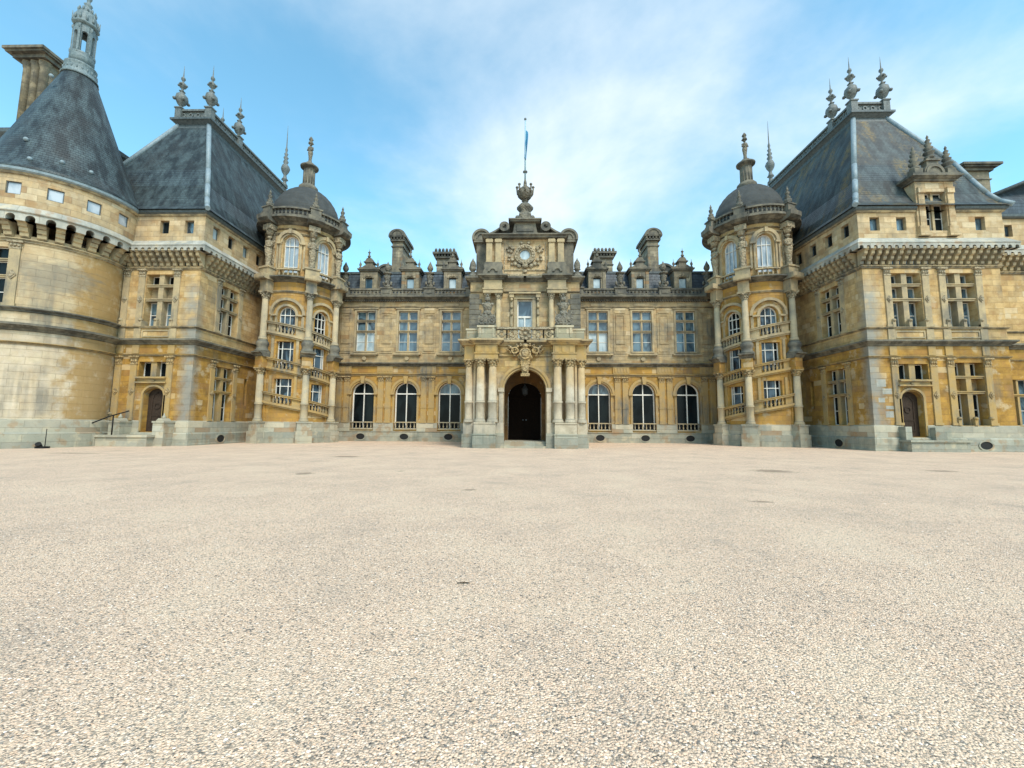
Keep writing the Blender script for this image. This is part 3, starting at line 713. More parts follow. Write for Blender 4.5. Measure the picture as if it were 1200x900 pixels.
        # side scroll chimneys with rounded caps
        b=MB(mx);g=front(YU+.9);b.box(g,3.3,4.15,13.7,17.4,-2.4,0);b.poly(g,[(3.2,13.8),(3.2,16.4),(3.45,15.6),(3.75,14.6),(3.95,13.8)],0.002,.5);s_=b.build('side_buttress','dark',T)
        b=MB(mx);b.arch(g,3.72,17.45,.62,.80,-2.5,.35,24,-15,195);b.disc(g,3.72,17.45,.63,.63,-2.4,.22,24,-15,195);b.arch(g,3.72,17.45,.34,.42,.22,.30,16,0,180)
        b.box(g,3.0,4.38,17.1,17.26,-2.4,.2);b.build('scroll_cap','dark',s_)
        b=MB(mx);g=front(YU+.1)
        pts=[]
        for i in range(9):
            t=i/8; pts.append((3.45-1.75*t,17.32+.95*t**1.6))
        low=[(x,z-.16) for x,z in pts]
        b.poly(g,pts+low[::-1],-.9,.42)
        b.arch(g,1.72,18.0,.18,.42,-.6,.45,18,0,360);b.disc(g,1.72,18.0,.19,.19,-.5,.3);b.build('pediment_scroll','dark',T)
        finial(T,mx,4.35,YU+.2,13.72,[(.36,0),(.38,.1),(.3,.3),(.14,.5),(.12,.62),(.28,.72),(.22,.8),(.24,1.1),(.2,1.35),(.06,1.6),(.01,1.75)],12,.12,6,'darkcarved')
        # paired rounded window ornament
    b=MB();b.wall(f,-3.25,3.25,13.7,17.1,.5,[]);b.build('attic_wall','attic',T)
    b=MB();b.arch(f,0,15.62,.42,.58,.002,.12,28,0,360);b.arch(f,0,15.62,.58,.86,.002,.26,28,0,360)
    for a in range(16):
        p=f(.72*cos(a*PI/8),15.62+.72*sin(a*PI/8),.27);b.blob(*p,.09,.05,.09,6)
    b.build('round_window_frame','carved',T)
    b=MB();b.disc(f,0,15.62,.43,.43,-.02,.02,28);b.build('round_pane','gwhite',T)
    b=MB()
    for s in(-1,1):
        for(x,z,r)in((1.0,16.2,.17),(1.25,16.35,.14),(1.15,15.9,.15),(1.4,15.95,.13),(1.3,15.5,.14),(1.05,15.2,.17),(1.35,15.2,.12),(.8,14.85,.2),(.5,14.7,.2),(1.5,16.15,.1),(.3,16.65,.16),(1.1,14.8,.12)): b.blob(s*x,YU-.08,z,r,.12,r,7)
        for q in((s*1.7-.03,s*1.7+.03,14.2,16.7),):b.box(f,*q,.002,.06)
    b.blob(0,YU-.1,14.7,.3,.2,.25,8);b.blob(0,YU-.1,14.2,.2,.14,.15,8);b.box(f,-1.7,1.7,14.30,14.38,.002,.08);b.box(f,-1.8,1.8,13.76,13.9,.002,.3);b.build('carved_swag','carved',T)
    b=MB();b.path([(-3.35,YU+2.5),(-3.35,YU-.34),(3.35,YU-.34),(3.35,YU+2.5)],CORN(16.98,17.32,.24));b.build('attic_cornice','dark',T)
    b=MB();b.box(f,-3.3,3.3,17.1,17.38,-2.6,-.1)
    b.poly(f,[(-1.25,17.35),(1.25,17.35),(1.0,17.75),(.88,18.5),(-.88,18.5),(-1.0,17.75)],-2.0,-.1);b.box(f,-1.25,1.25,18.5,18.62,-2.3,.2);b.box(f,-1.38,1.38,18.62,18.74,-2.4,.3)
    b.box(f,-.7,.7,17.75,18.3,-.12,-.05);b.build('roof_pedestal','dark',T)
    b=MB();b.lathe(0,YU+.9,18.74,[(.85,0),(.85,.14),(.7,.2),(.78,.45),(.72,.62),(.5,.85),(.45,1.1),(.66,1.35),(.68,1.55),(.5,1.75),(.22,1.9),(.17,2.05),(.3,2.12),(.18,2.2)],18,.06,6)
    for a in range(6): b.blob(.66*cos(a*PI/3),YU+.9+.66*sin(a*PI/3),19.35,.2,.2,.22,7)
    fn=b.build('roof_finial','darkcarved',T)
    b=MB();b.lathe(0,YU+.9,20.9,[(.18,0),(.42,.2),(.62,.45),(.66,.75),(.5,.85),(.46,1.05),(.3,1.2),(.15,1.35),(.12,1.7),(.06,2.0)],18,.08,9)
    for a in range(8):
        b.tube((.62*cos(a*PI/4),YU+.9+.62*sin(a*PI/4),21.45),(.72*cos(a*PI/4),YU+.9+.72*sin(a*PI/4),22.05),.10,.07,6);b.blob(.70*cos(a*PI/4),YU+.9+.70*sin(a*PI/4),22.12,.13,.13,.12,6)
    b.build('crown_urn','darkcarved',fn)
    return T
entrance()
# statuary trophies standing on the balcony pedestals
for mx,word in((-1,'left'),(1,'right')):
    T=thing('trophy_sculpture','weathered grey carved armour trophy on the balcony pedestal %s of the upper entrance window'%word,'sculpture',(mx*2.65,28.5,8.36),'stone trophies on the entrance balcony')
    b=MB(mx);x=2.65;y=28.55
    b.lathe(x,y,8.36,[(.62,0),(.64,.12),(.56,.22),(.50,.5),(.36,.8),(.26,1.05),(.2,1.2)],16,.08,5,sq=(1,.75))
    rr=random.Random(3)
    for i in range(34):
        a=rr.uniform(0,2*PI);h=rr.uniform(.1,.95);r=.62-.38*h;b.blob(x+r*cos(a),y+r*.75*sin(a),8.36+h,rr.uniform(.09,.17),rr.uniform(.08,.14),rr.uniform(.09,.16),7,a)
    b.build('piled_arms','darkcarved',T)
    b=MB(mx)
    for sg in(-1,1):
        b.disc(front(y-.42),x+sg*.36,8.80,.27,.36,-.06,.05,18);b.disc(front(y-.42),x+sg*.36,8.80,.12,.16,.05,.12,12)
        b.tube((x+sg*.25,y,8.8),(x+sg*.62,y-.1,9.5),.035,.02,6)
    b.build('shield','darkcarved',T)
    b=MB(mx);b.lathe(x,y,9.45,[(.16,0),(.26,.12),(.33,.38),(.30,.55),(.16,.66),(.13,.72)],14,.05,6,sq=(1,.75))
    for sg in(-1,1): b.blob(x+sg*.31,y,9.97,.13,.13,.13,8)
    b.build('cuirass','darkcarved',T)
    b=MB(mx);b.blob(x,y,10.32,.19,.22,.22,12);b.blob(x,y+.02,10.58,.09,.24,.14,8);b.box(front(y-.16),x-.16,x+.16,10.24,10.3,0,.06);b.build('helmet','darkcarved',T)
# lantern in the arch
T=thing('hanging_lantern','dark metal lantern hanging inside the dark entrance arch','lantern',(0,29.9,3.7))
b=MB();b.lathe(0,29.9,3.62,[(.03,0),(.12,.08),(.2,.14),(.24,.5),(.26,.52),(.14,.66),(.05,.76),(.03,.86)],8,smooth=False)
b.build('cage','iron',T)
b=MB();b.lathe(0,29.9,3.78,[(.20,0),(.235,.32)],8,smooth=False);b.build('glass_panel','gmid',T)
b=MB();b.tube((0,29.9,4.4),(0,29.9,5.92),.02,.02,6);b.build('chain','iron',T)
# flagpole and flag
T=thing('flagpole','slim pale blue flagpole rising from the crown finial above the entrance','flagpole',(0,34.4,22.8))
b=MB();b.tube((0,34.4,22.7),(0,34.4,28.4),.075,.05,10);b.build('pole','pole',T)
b=MB();b.lathe(0,34.4,23.45,[(.08,0),(.2,.06),(.2,.14),(.08,.2)],10);b.lathe(0,34.4,28.38,[(.05,0),(.11,.08),(.1,.18),(.01,.24)],10);b.build('collar','leadorn',T)
b=MB()
N_=14;rows=[]
for j in range(20):
    t=j/19; z=27.4-2.6*t; row=[]
    for i in range(N_+1):
        u=i/N_; spread=.10+.80*(1-t*.35)*(t**.35)
        x=.06+ (u*spread*.55)*(1 if 1 else 0) - .34*t*u + .07*sin(9*u+3*t)-.12*t; y=34.4+.12*sin(u*14+t*2)*(.3+t)
        row.append(b.add((x-.05+.10*t,y,z-.25*u*t)))
    rows.append(row)
for j in range(19):
    for i in range(N_): b.face([rows[j][i],rows[j][i+1],rows[j+1][i+1],rows[j+1][i]],None,True)
o=b.build('flag','flag',None)
md=o.modifiers.new('th','SOLIDIFY');md.thickness=.012
tagm(o,'limp blue flag hanging folded against the flagpole','flag')
# ================================================================== STAIR TURRETS
TCX,TCY=19.85,35.85
FIN_A=[(.10,0),(.14,.06),(.08,.14),(.10,.22),(.30,.45),(.46,.80),(.40,1.12),(.18,1.38),(.10,1.5),(.2,1.56),(.09,1.64),(.08,1.8),(.24,1.98),(.30,2.12),(.18,2.32),(.07,2.4),(.07,2.52),(.16,2.66),(.14,2.8),(.05,2.9),(.035,3.2),(.008,3.95)]
def turret(mx,label):
    T=thing('stair_turret',label,'turret',(mx*TCX,TCY,0),'domed stair turrets in the courtyard corners')
    r=3.0; m=cyl(TCX,TCY,r)
    def S_(deg): return rad(deg)*r
    A,B_=262,209.5; ca=[188,231,293]
    b=MB(mx)
    ops=[]
    for c_,w in((A,.68),(B_,.60)):
        off=.21*(S_(c_)-S_(A))
        ops+=[(S_(c_)-w,S_(c_)+w,3.15+off,5.15+off*.6),(S_(c_)-w,S_(c_)+w,5.95+off,8.2+off*.6),(S_(c_)-w,S_(c_)+w,8.85+off,10.4,w)]
    b.wall(m,S_(95),S_(350),0,12.3,.5,ops,.45)
    ops=[(S_(c_)-.62,S_(c_)+.62,13.95,16.5,.62) for c_ in(A,B_)]
    b.build('wall','drum',T)
    b=MB(mx);b.wall(m,S_(60),S_(400),12.3,18.2,.5,ops,.45);b.build('drum_wall','drum',T)
    for c_,w in((A,.68),(B_,.60)):
        off=.21*(S_(c_)-S_(A)); s=S_(c_)
        for (z0,z1) in((3.15+off,5.15+off*.6),(5.95+off,8.2+off*.6)):
            fb=MB(mx)
            for x in(s-.38,s+.30): fb.box(m,x-.03,x+.03,z0,z1,-.36,-.27)
            fb.box(m,s-w,s+w,z1-.62,z1-.56,-.36,-.26,2);fb.box(m,s-w,s+w,z0+.5,z0+.56,-.36,-.26,2)
            fb.box(m,s-w,s-w+.05,z0,z1,-.36,-.26);fb.box(m,s+w-.05,s+w,z0,z1,-.36,-.26)
            wi=fb.build('window','sash',T)
            p=MB(mx);p.box(m,s-w,s-w*.2,z0,z1,-.45,-.35,2);p.box(m,s-w*.2,s+w*.55,z0,z1,-.45,-.35,2);p.build('pane','gturret',wi)
            p=MB(mx);p.box(m,s+w*.55,s+w,z0,z1,-.45,-.352,2);p.build('side_pane','gdark',wi)  # dark glass strip along one side of the opening
            # frame
            for x in(s-w-.28,s+w+.28): fb=MB(mx);fb.box(m,x-.10,x+.10,z0-.1,z1+.25,.002,.10);fb.build('window_jamb','trim',T)
        arch_window(T,mx,m,s,w,8.85+off,10.4,.35,'gturret' if c_==A else 'gdark',3,10.4,None,.06,extra=(9.6,))
        fb=MB(mx);fb.arch(m,s,10.4,w+.02,w+.2,.002,.08,18);fb.arch(m,s,10.4,1.15,1.36,.002,.22,24)
        for sg in(-1,1):
            fb.box(m,s+sg*.94-.24,s+sg*.94+.24,10.28,10.42,.002,.24,2);fb.box(m,s+sg*1.22-.1,s+sg*1.22+.1,9.3,10.28,.002,.14);fb.box(m,s+sg*.8-.08,s+sg*.8+.08,9.2+off,10.28,.002,.10)
        fb.build('archivolt','trim',T)
        # sloping balustrades that follow the stair
        lo,hi=(234.5,289.5) if c_==A else(192,227.5)
        for zb,zt in((2.95,3.80),(5.75,6.60),(8.65,9.55)):
            fb=MB(mx);a_,b_2=S_(lo),S_(hi);sh=.21;sr=S_(A)
            fb.box(m,a_,b_2,zb-.02,zb+.16,.002,.28,12,sh,sr);fb.box(m,a_,b_2,zb-.14,zb-.02,.002,.18,12,sh,sr);fb.box(m,a_,b_2,zt-.13,zt,.002,.30,12,sh,sr);fb.box(m,a_,b_2,zt,zt+.05,.002,.36,12,sh,sr)
            for e0,e1 in((a_,s-w-.1),(s+w+.1,b_2)): fb.box(m,e0,e1,zb+.16,zt-.13,.002,.14,4,sh,sr)
            for k in range(5):
                t=s-w+2*w*(k+.5)/5; p=m(t,zb+.16+sh*(t-sr),.12);spindle(fb,p,zt-zb-.29,.11)
            fb.build('balustrade','trim',T)
        # drum window
        arch_window(T,mx,m,s,.62,13.95,16.5,.35,'gtop',3,16.3,None,.05,extra=(14.5,))
        fb=MB(mx);fb.arch(m,s,16.5,.64,.80,.002,.10,18);fb.arch(m,s,16.5,.80,1.06,.002,.20,20)
        for sg in(-1,1):
            fb.box(m,s+sg*.90-.2,s+sg*.90+.2,16.36,16.5,.002,.24);
            for q in(.80,1.05): fb.box(m,s+sg*q-.07,s+sg*q+.07,14.3,16.36,.002,.12)
        fb.box(m,s-.1,s+.1,17.2,17.6,.002,.3);fb.build('archivolt','trim',T)
        fb=MB(mx);balustrade(fb,m,s-.85,s+.85,13.55,14.2,.30,4,step=.34,rail=.10);fb.build('balustrade','trim',T)
    # rings
    def ring(name,mat,prof,a0=95,a1=350):
        q=MB(mx);q.path(pts_on(TCX,TCY,r,a0,a1,36),prof);return q.build(name,mat,T)
    # plan polyline runs anticlockwise so outward is to its right
    ring('plinth','plinth',[(-.2,0),(.22,0),(.22,.86),(.16,.93),(-.2,.93)]);ring('plinth','plinthhi',[(-.2,.93),(.10,.93),(.10,1.66),(.05,1.7),(-.2,1.7)])
    ring('architrave','trim',CORN(12.25,12.45,.12));ring('entablature_cornice','dark',CORN(13.15,13.56,.62),95,350)
    ring('architrave','trim',CORN(17.2,17.4,.12),110,345);ring('cornice','trim',CORN(17.62,17.74,.16),110,345);ring('cornice','dark',CORN(18.05,18.62,.82),80,380)
    for a in ca:
        ar=rad(a); q=lambda rr:(TCX+rr*cos(ar),TCY+rr*sin(ar))
        hw=.48
        b=MB(mx);b.box(m,S_(a)-hw,S_(a)+hw,0,.95,.0,.85,2);b.box(m,S_(a)-hw+.05,S_(a)+hw-.05,.95,1.7,0,.74,2);b.box(m,S_(a)-hw,S_(a)+hw,1.62,1.72,0,.8,2);b.build('column_plinth','plinthhi',T)
        x,y=q(3.38)
        column(T,mx,x,y,1.72,6.0,.27,3.12,'col',.5)
        b=MB(mx);b.box(m,S_(a)-.3,S_(a)+.3,1.7,12.3,.002,.10,2);b.box(m,S_(a)-.34,S_(a)+.34,6.0,6.9,.002,.66,2);b.box(m,S_(a)-.38,S_(a)+.38,6.0,6.14,.002,.7,2);b.build('pier','drum',T)
        b=MB(mx);b.path(pts_on(TCX,TCY,r+.62,a-8.5,a+8.5,4),[(-.6,6.88),(.02,6.88),(.12,7.0),(.16,7.1),(.36,7.2),(.36,7.3),(-.6,7.34)])
        b.lathe(x,y,7.3,[(.52,0),(.54,.1),(.42,.22),(.40,.4),(.48,.6),(.46,.8),(.34,.92),(.38,1.0)],16);b.build('column_pedestal','dark',T)
        column(T,mx,x,y,8.3,12.2,.25,None,'col',.5)
        b=MB(mx);b.box(m,S_(a)-.33,S_(a)+.33,12.2,13.2,.002,.68,2);b.box(m,S_(a)-.38,S_(a)+.38,12.2,12.36,.002,.74,2);b.build('entablature_block','trim',T)
        b=MB(mx);b.path(pts_on(TCX,TCY,r+.5,a-9,a+9,4),[(-.5,13.2),(.55,13.2),(.6,13.3),(.6,13.62),(-.5,13.62)]);
        b.box(m,S_(a)-.44,S_(a)+.44,13.62,14.3,.0,.72,2);b.box(m,S_(a)-.5,S_(a)+.5,14.2,14.34,.0,.8,2);b.build('drum_pedestal','trim',T)
        x,y=q(3.36)
        b=MB(mx);figure(b,x,y,14.34,2.75,ar);b.lathe(x,y,17.05,[(.14,0),(.24,.1),(.3,.35),(.36,.5)],12,.1,6);b.box(m,S_(a)-.36,S_(a)+.36,17.5,17.95,.0,.72,2);b.box(m,S_(a)-.22,S_(a)+.22,14.3,17.5,0.002,.12);b.build('caryatid','carved' if 1 else '',T)
        b=MB(mx);b.path(pts_on(TCX,TCY,r+.7,a-9,a+9,4),[(-.5,18.0),(.3,18.1),(.5,18.3),(.52,18.66),(-.5,18.66)])
        b.box(m,S_(a)-.32,S_(a)+.32,18.66,19.4,.25,.85);b.box(m,S_(a)-.4,S_(a)+.4,19.36,19.48,.2,.92);pd=b.build('parapet_pedestal','dark',T)
        x,y=q(3.55)
        finial(pd,mx,x,y,19.48,[(.2,0),(.28,.1),(.3,.3),(.16,.45),(.22,.55),(.1,.65),(.14,.8),(.18,.92),(.06,1.1),(.1,1.2),(.01,1.5)],12,.1,6,'darkcarved')
    # parapet balusters round the dome
    b=MB(mx)
    b.path(pts_on(TCX,TCY,r+.45,90,380,48),[(-.15,18.6),(.15,18.6),(.15,18.75),(-.15,18.75)])
    b.path(pts_on(TCX,TCY,r+.45,90,380,48),[(-.18,19.22),(.18,19.22),(.18,19.36),(-.18,19.36)])
    for k in range(52):
        a=rad(95+k*5.4); spindle(b,(TCX+(r+.45)*cos(a),TCY+(r+.45)*sin(a),18.73),.5,.105)
    b.build('parapet_balustrade','dark',T)
    b=MB(mx);prof=[(2.85,18.3),(2.88,19.4),(2.9,19.5)]
    for i in range(11):
        a=rad(90*i/10.7); rr=2.83*cos(a);zz=19.5+3.3*sin(a)
        prof.append((rr,zz)); 
        if 1<i<10: prof.append((rr-.05,zz+.02))
    b.lathe(TCX,TCY,0,prof,40,uvr=3.0);b.build('dome','dome',T)
    b=MB(mx);b.lathe(TCX,TCY,22.55,[(.80,0),(.80,.25),(.82,.32),(.80,.5),(.62,.6),(.64,.68),(.5,.74),(.46,.8),(.45,1.95),(.44,2.2),(.58,2.3),(.76,2.4),(.78,2.52),(.6,2.66),(.3,2.78)],24,.0)
    for k in range(12):
        a=2*PI*k/12;b.tube((TCX+.45*cos(a),TCY+.45*sin(a),23.35),(TCX+.44*cos(a),TCY+.44*sin(a),24.7),.06,.06,6)
    L=b.build('dome_pedestal','dark',T)
    b=MB(mx)
    b.lathe(TCX,TCY,25.3,[(.36,0),(.34,.15),(.2,.25)],10)
    figure(b,TCX,TCY,25.5,1.9,-PI/2); b.lathe(TCX,TCY,27.3,[(.12,0),(.24,.12),(.16,.25),(.1,.35),(.2,.5),(.12,.65),(.02,.8)],10,.1,5)
    b.build('pinnacle_figure','darkcarved',L)
    return T
turret(-1,'domed round stair turret with sloping balustrades, left of the entrance beside the pointed roofs')
turret(1,'domed round stair turret with sloping balustrades, right of the entrance in the far corner')

# ================================================================== CORNER PAVILIONS
PX,PY=23.15,28.3
def corbel_mesh(w,mx=1):
    b=MB();g=lambda s,z,d:(s,-d,z)
    pr=[(-.05,0),(.08,0),(.16,.08),(.18,.26),(.30,.30),(.36,.38),(.38,.55),(.50,.60),(.56,.68),(.58,.84),(.68,.90),(.70,1.0),(.70,1.06),(-.05,1.06)]
    b.sweep(g,-w/2,w/2,pr)
    return b
def place(src,par,loc,rz):
    o=src.copy();COL.objects.link(o);o.parent=par;o.location=Vector(loc)-par.location;o.rotation_euler=(0,0,rz);return o
def pavilion(mx,label,right):
    T=thing('corner_pavilion',label,'building',(mx*27.7,PY,0),'steep roofed corner pavilions')
    XE=32.4; f=front(PY); sd=side(PX)
    UW=[26.0,29.6]; GW=29.65; DX=25.72; OW=26.0; SW=31.45
    b=MB(mx)
    b.wall(f,PX,XE,0,7.1,.7,[(DX-.7,DX+.7,.93,3.45,.5),(OW-.98,OW+.98,4.75,5.8),(GW-.95,GW+.95,1.7,5.9)])
    b.wall(f,PX,XE,7.1,12.7,.7,[(x-1.02,x+1.02,8.32,12.1) for x in UW])
    b.wall(sd,PY+.7,38,0,7.1,.7,[(SW-.95-.1,SW+.85,1.7,5.8),(33.8,34.15,3.0,5.2)])
    b.wall(sd,PY+.7,38,7.1,12.7,.7,[(SW-.95,SW+.95,8.35,12.05)])
    b.build('wall','wall',T)
    b=MB(mx);b.box(sd,33.8,34.15,3.0,5.2,-.5,-.3);b.build('slit_pane','gdark',T)
    fa=lambda s,z,d:(s,PY-.25-d,z); sa=lambda s,z,d:(PX-.25-d,s,z)
    fw=[24.05,25.85,31.15,32.95] ; swn=[29.2,30.8,32.5,34.2]
    b=MB(mx)
    if right: fops=[(x-.33,x+.33,15.02,15.98) for x in fw[:3]]+[(27.05,29.1,14.75,16.45)]
    else: fops=[(x-.33,x+.33,15.02,15.98) for x in fw[:3]]
    b.wall(fa,PX-.25,XE+.25,13.95,16.45,.5,fops)
    b.wall(sa,PY+.25,38,13.95,16.45,.5,[(y-.36,y+.36,15.02,15.98) for y in swn])
    b.build('attic_wall','attic',T)
    for i,x in enumerate(fw[:3]): small_window(T,mx,fa,x,.66,15.02,15.98,'gdark' if (not right and i==1) else 'gmid')
    for i,y in enumerate(swn): small_window(T,mx,sa,y,.72,15.02,15.98,('gwhite' if i%2==0 else 'gdark') if not right else 'gdark')
    for x in UW: rect_window(T,mx,f,x,2.04,8.32,12.1,(10.22,11.25),2,.62,'gmid' if right else 'gdark',.36,.15,low='gmid',blind=None if right or x>27 else (1,))
    rect_window(T,mx,sd,SW,1.9,8.35,12.05,(10.22,11.25),2,.5,'gdark',.26,.15)
    rect_window(T,mx,sd,SW-.1,1.9,1.7,5.8,(3.88,4.9),2,.5,'gdark',.30,.15)
    rect_window(T,mx,f,GW,1.9,1.7,5.9,(3.88,4.9),2,.62,'gdark',.34,.15,blind=(1,))
    rect_window(T,mx,f,OW,1.96,4.75,5.8,(),2,.5,'gdark',.4,.15)
    # door
    b=MB(mx);pt=[(DX-.7,.93),(DX+.7,.93)]+[(DX+.7*cos(PI*i/12),3.45+.5*sin(PI*i/12)) for i in range(13)]
    b.poly(f,pt,-.5,-.38);d=b.build('door','brown',T)
    b=MB(mx);b.arch(f,DX,3.3,.30,.36,-.38,-.34,16,0,180,1.0)
    for q in((DX-.42,DX-.36,1.3,3.3),(DX+.36,DX+.42,1.3,3.3),(DX-.36,DX+.36,1.3,1.36),(DX-.36,DX+.36,2.0,2.06),(DX-.5,DX+.5,3.62,3.68)): b.box(f,*q,-.38,-.34)
    b.arch(f,DX,2.72,.16,.22,-.38,-.33,16,0,360);b.build('door_panelling','brown',d)
    b=MB(mx);b.blob(DX+.5*(-1),PY+.32,2.1,.05,.05,.05,8);b.build('handle','iron',d)
    b=MB(mx);b.box(f,OW-1.15,OW+1.05,4.28,4.38,.002,.20);b.box(f,OW-1.05,OW+.95,4.38,4.62,.002,.08);b.box(f,OW-1.1,OW+1.0,4.60,4.70,.002,.26);b.disc(f,OW-.05,4.48,.3,.09,.08,.14,12)
    b.arch(f,DX,3.45,.71,.86,.002,.09,16,ex=.85);b.box(f,DX-.86,DX-.71,1.0,3.45,.002,.08);b.box(f,DX+.71,DX+.86,1.0,3.45,.002,.08);b.build('door_surround','trim',T)
    for x in(24.75,27.30,28.42,30.85):
        pilaster(T,mx,f,x,.44,8.32,12.45,.08,.55,'trim',dia=10.25)
    for x in(24.75,27.30,28.42,30.85): pilaster(T,mx,f,x,.44,1.7,6.2,.08,.6,'trim',dia=3.7)
    for y in(SW-1.25,SW+1.2):
        pilaster(T,mx,sd,y,.4,8.32,12.4,.08,.5,'trim',dia=10.0); pilaster(T,mx,sd,y-.05,.4,1.7,6.15,.08,.5,'trim',dia=3.7)
    # carved lumps at the sills
    for x,zq in [(x+q,8.3) for x in UW for q in(-1.1,-.02,1.08)]+[(GW+q,1.7) for q in(-1.05,0,1.02)]:
        b=MB(mx);b.box(f,x-.10,x+.10,zq,zq+.43,-.35,.16);b.blob(x,PY-.1,zq+.46,.13,.16,.12,8);b.build('sill_boss','trim',T)
    path=[(PX,38),(PX,PY),(XE,PY),(XE,40)]
    def run(name,mat,prof): q=MB(mx);q.path(path,prof);q.build(name,mat,T)
    run('plinth','plinth',[(-.2,0),(.26,0),(.26,.10),(.22,.14),(.22,.80),(.14,.9),(-.2,.9)])
    for pp in([(PX,38),(PX,PY),(DX-.8,PY)],[(DX+.8,PY),(XE,PY),(XE,40)]):
        q=MB(mx);q.path(pp,[(-.2,.9),(.12,.9),(.12,1.62),(.05,1.7),(-.2,1.7)]);q.build('plinth','plinthhi',T)
    run('architrave','trim',CORN(6.18,6.36,.12));run('string_course','dark',CORN(7.0,7.42,.36));run('sill_course','trim',CORN(8.16,8.32,.16))
    run('architrave','trim',CORN(12.42,12.62,.14))
    run('weathering_band','band',[(-.3,13.93),(.74,13.93),(.76,13.98),(.30,14.46),(-.3,14.46)])
    for pth in ([path] if not right else [[(PX,38),(PX,PY),(26.8,PY)],[(29.36,PY),(XE,PY),(XE,40)]]):
        q=MB(mx);q.path(pth,[(-.2,16.42),(.40,16.42),(.50,16.50),(.52,16.66),(-.2,16.68)]);q.build('gutter','leaddark',T)
        q=MB(mx);q.path(pth,[(-.2,16.30),(.33,16.30),(.40,16.41),(-.2,16.41)]);q.build('eaves_moulding','trim',T)
    for x in(24.75,27.3,28.42,30.85):
        b=MB(mx);b.box(f,x-.24,x+.24,7.42,8.16,.002,.07);b.build('frieze_block','trim',T);b=MB(mx);b.box(f,x-.24,x+.24,6.37,6.98,.002,.07);b.build('frieze_block','trim',T)
    b=MB(mx)
    for x in UW:
        for q in((x-.98,x-.90,7.55,8.05),(x+.90,x+.98,7.55,8.05),(x-.9,x+.9,7.97,8.05),(x-.9,x+.9,7.55,7.63)): b.box(f,*q,.002,.05)
    b.build('panel_moulding','trim',T)
    # corbels
    src=corbel_mesh(.22)
    c0=src.build('corbel','trim',None,local=True)
    n=20
    for i in range(n):
        x=PX-.1+(i+.0)*.475
        place(c0,T,(mx*x,PY,12.62),0)
    for i in range(17):
        place(c0,T,(mx*PX,PY+.35+i*.475,12.62),-PI/2*mx)
    bpy.data.objects.remove(c0)
    b=MB(mx)   # round heads cut in the band over the corbels
    def heads(mm,s0,s1):
        k=round((s1-s0)/.475); st=(s1-s0)/k
        b.wall(mm,s0,s1,13.58,13.95,.45,[(s0+(i+.5)*st-.13,s0+(i+.5)*st+.13,13.58,13.66,.13) for i in range(k)])
    heads(lambda s,z,d:(s,PY-.72-d,z),PX-.72,XE+.72);heads(lambda s,z,d:(PX-.72-d,s,z),PY-.27,PY+8.5)
    b.build('corbel_arches','band',T)
    vent(T,mx,lambda s,z,d:(PX-.22-d,s,z),31.2,.40)
    if right: vent(T,mx,lambda s,z,d:(s,PY-.22-d,z),30.0,.40,.40,.26)
    # roof, bell-cast at the foot
    ex0,ex1,ey0,ey1=PX-.65,XE+.65,PY-.65,48.0; cx0,cx1,cy0,cy1=26.55,29.1,32.1,43.4
    prof=[(0,0),(.10,.045),(.19,.125),(.30,.26),(.42,.42),(1,1)]
    zb,zt=16.66,26.45
    b=MB(mx); rings=[]
    for a,t in prof:
        z=zb+(zt-zb)*t
        rings.append(((ex0+(cx0-ex0)*a,ey0+(cy0-ey0)*a),(ex1+(cx1-ex1)*a,ey0+(cy0-ey0)*a),(ex1+(cx1-ex1)*a,ey1+(cy1-ey1)*a),(ex0+(cx0-ex0)*a,ey1+(cy1-ey1)*a),z))
    # subdivide for smooth uv
    for j in range(len(rings)-1):
        R0,R1=rings[j],rings[j+1]
        for k in range(4):
            p0,p1,q1,q0=R0[k],R0[(k+1)%4],R1[(k+1)%4],R1[k]
            ax=0 if k in(0,2) else 1
            dy=abs((q0[1-ax]-p0[1-ax])); L=math.hypot(dy,R1[4]-R0[4]); base=R0[4]*1.06
            ids=[b.add((*p0,R0[4])),b.add((*p1,R0[4])),b.add((*q1,R1[4])),b.add((*q0,R1[4]))]
            b.face(ids,[(p0[ax],base),(p1[ax],base),(q1[ax],base+L),(q0[ax],base+L)])
    b.box(front(0),cx0,cx1,zt-.05,zt,-cy1,-cy0)
    b.build('roof','slateL' if right else 'slate',T)
    for k in range(2 if not right else 2):
        b=MB(mx)
        for j in range(len(rings)-1):
            p=rings[j][k];q=rings[j+1][k];b.tube((*p,rings[j][4]+.03),(*q,rings[j+1][4]+.03),.17,.17,8)
        b.build('hip_flashing','lead',T)
    FP=((cx0,cy0),(cx1,cy0),(cx0,34.2)) if right else ((cx0,cy0),(cx1,cy0),(cx0,35.6),(cx1,36.8))
    cp=[(cx0,cy1),(cx0,cy0),(cx1,cy0),(cx1,cy1)]
    b=MB(mx);b.path(cp,[(-.2,26.0),(.14,26.0),(.18,26.06),(.10,26.4),(.34,26.62),(.46,26.68),(.46,26.84),(-.2,26.86)],closed=True);b.build('crest_cornice','leaddark',T)
    b=MB(mx);b.path(cp,[(-.25,26.84),(.10,26.84),(.10,26.98),(-.25,26.98)],closed=True);b.path(cp,[(-.28,27.62),(.16,27.62),(.16,27.78),(-.28,27.78)],closed=True);b.path(cp,[(-.14,26.98),(.0,26.98),(.0,27.62),(-.14,27.62)],closed=True)
    cs=side(cx0)
    for i in range(18):
        y=cy0+.5+i*.62; b.arch(lambda s,z,d:(cx0-d,s,z),y,27.3,.11,.2,.002,.07,10,0,360);b.box(cs,y+.27,y+.35,26.98,27.62,.002,.07)
    for i in range(4):
        x=cx0+.35+i*.62;b.arch(front(cy0),x,27.3,.11,.2,.002,.07,10,0,360)
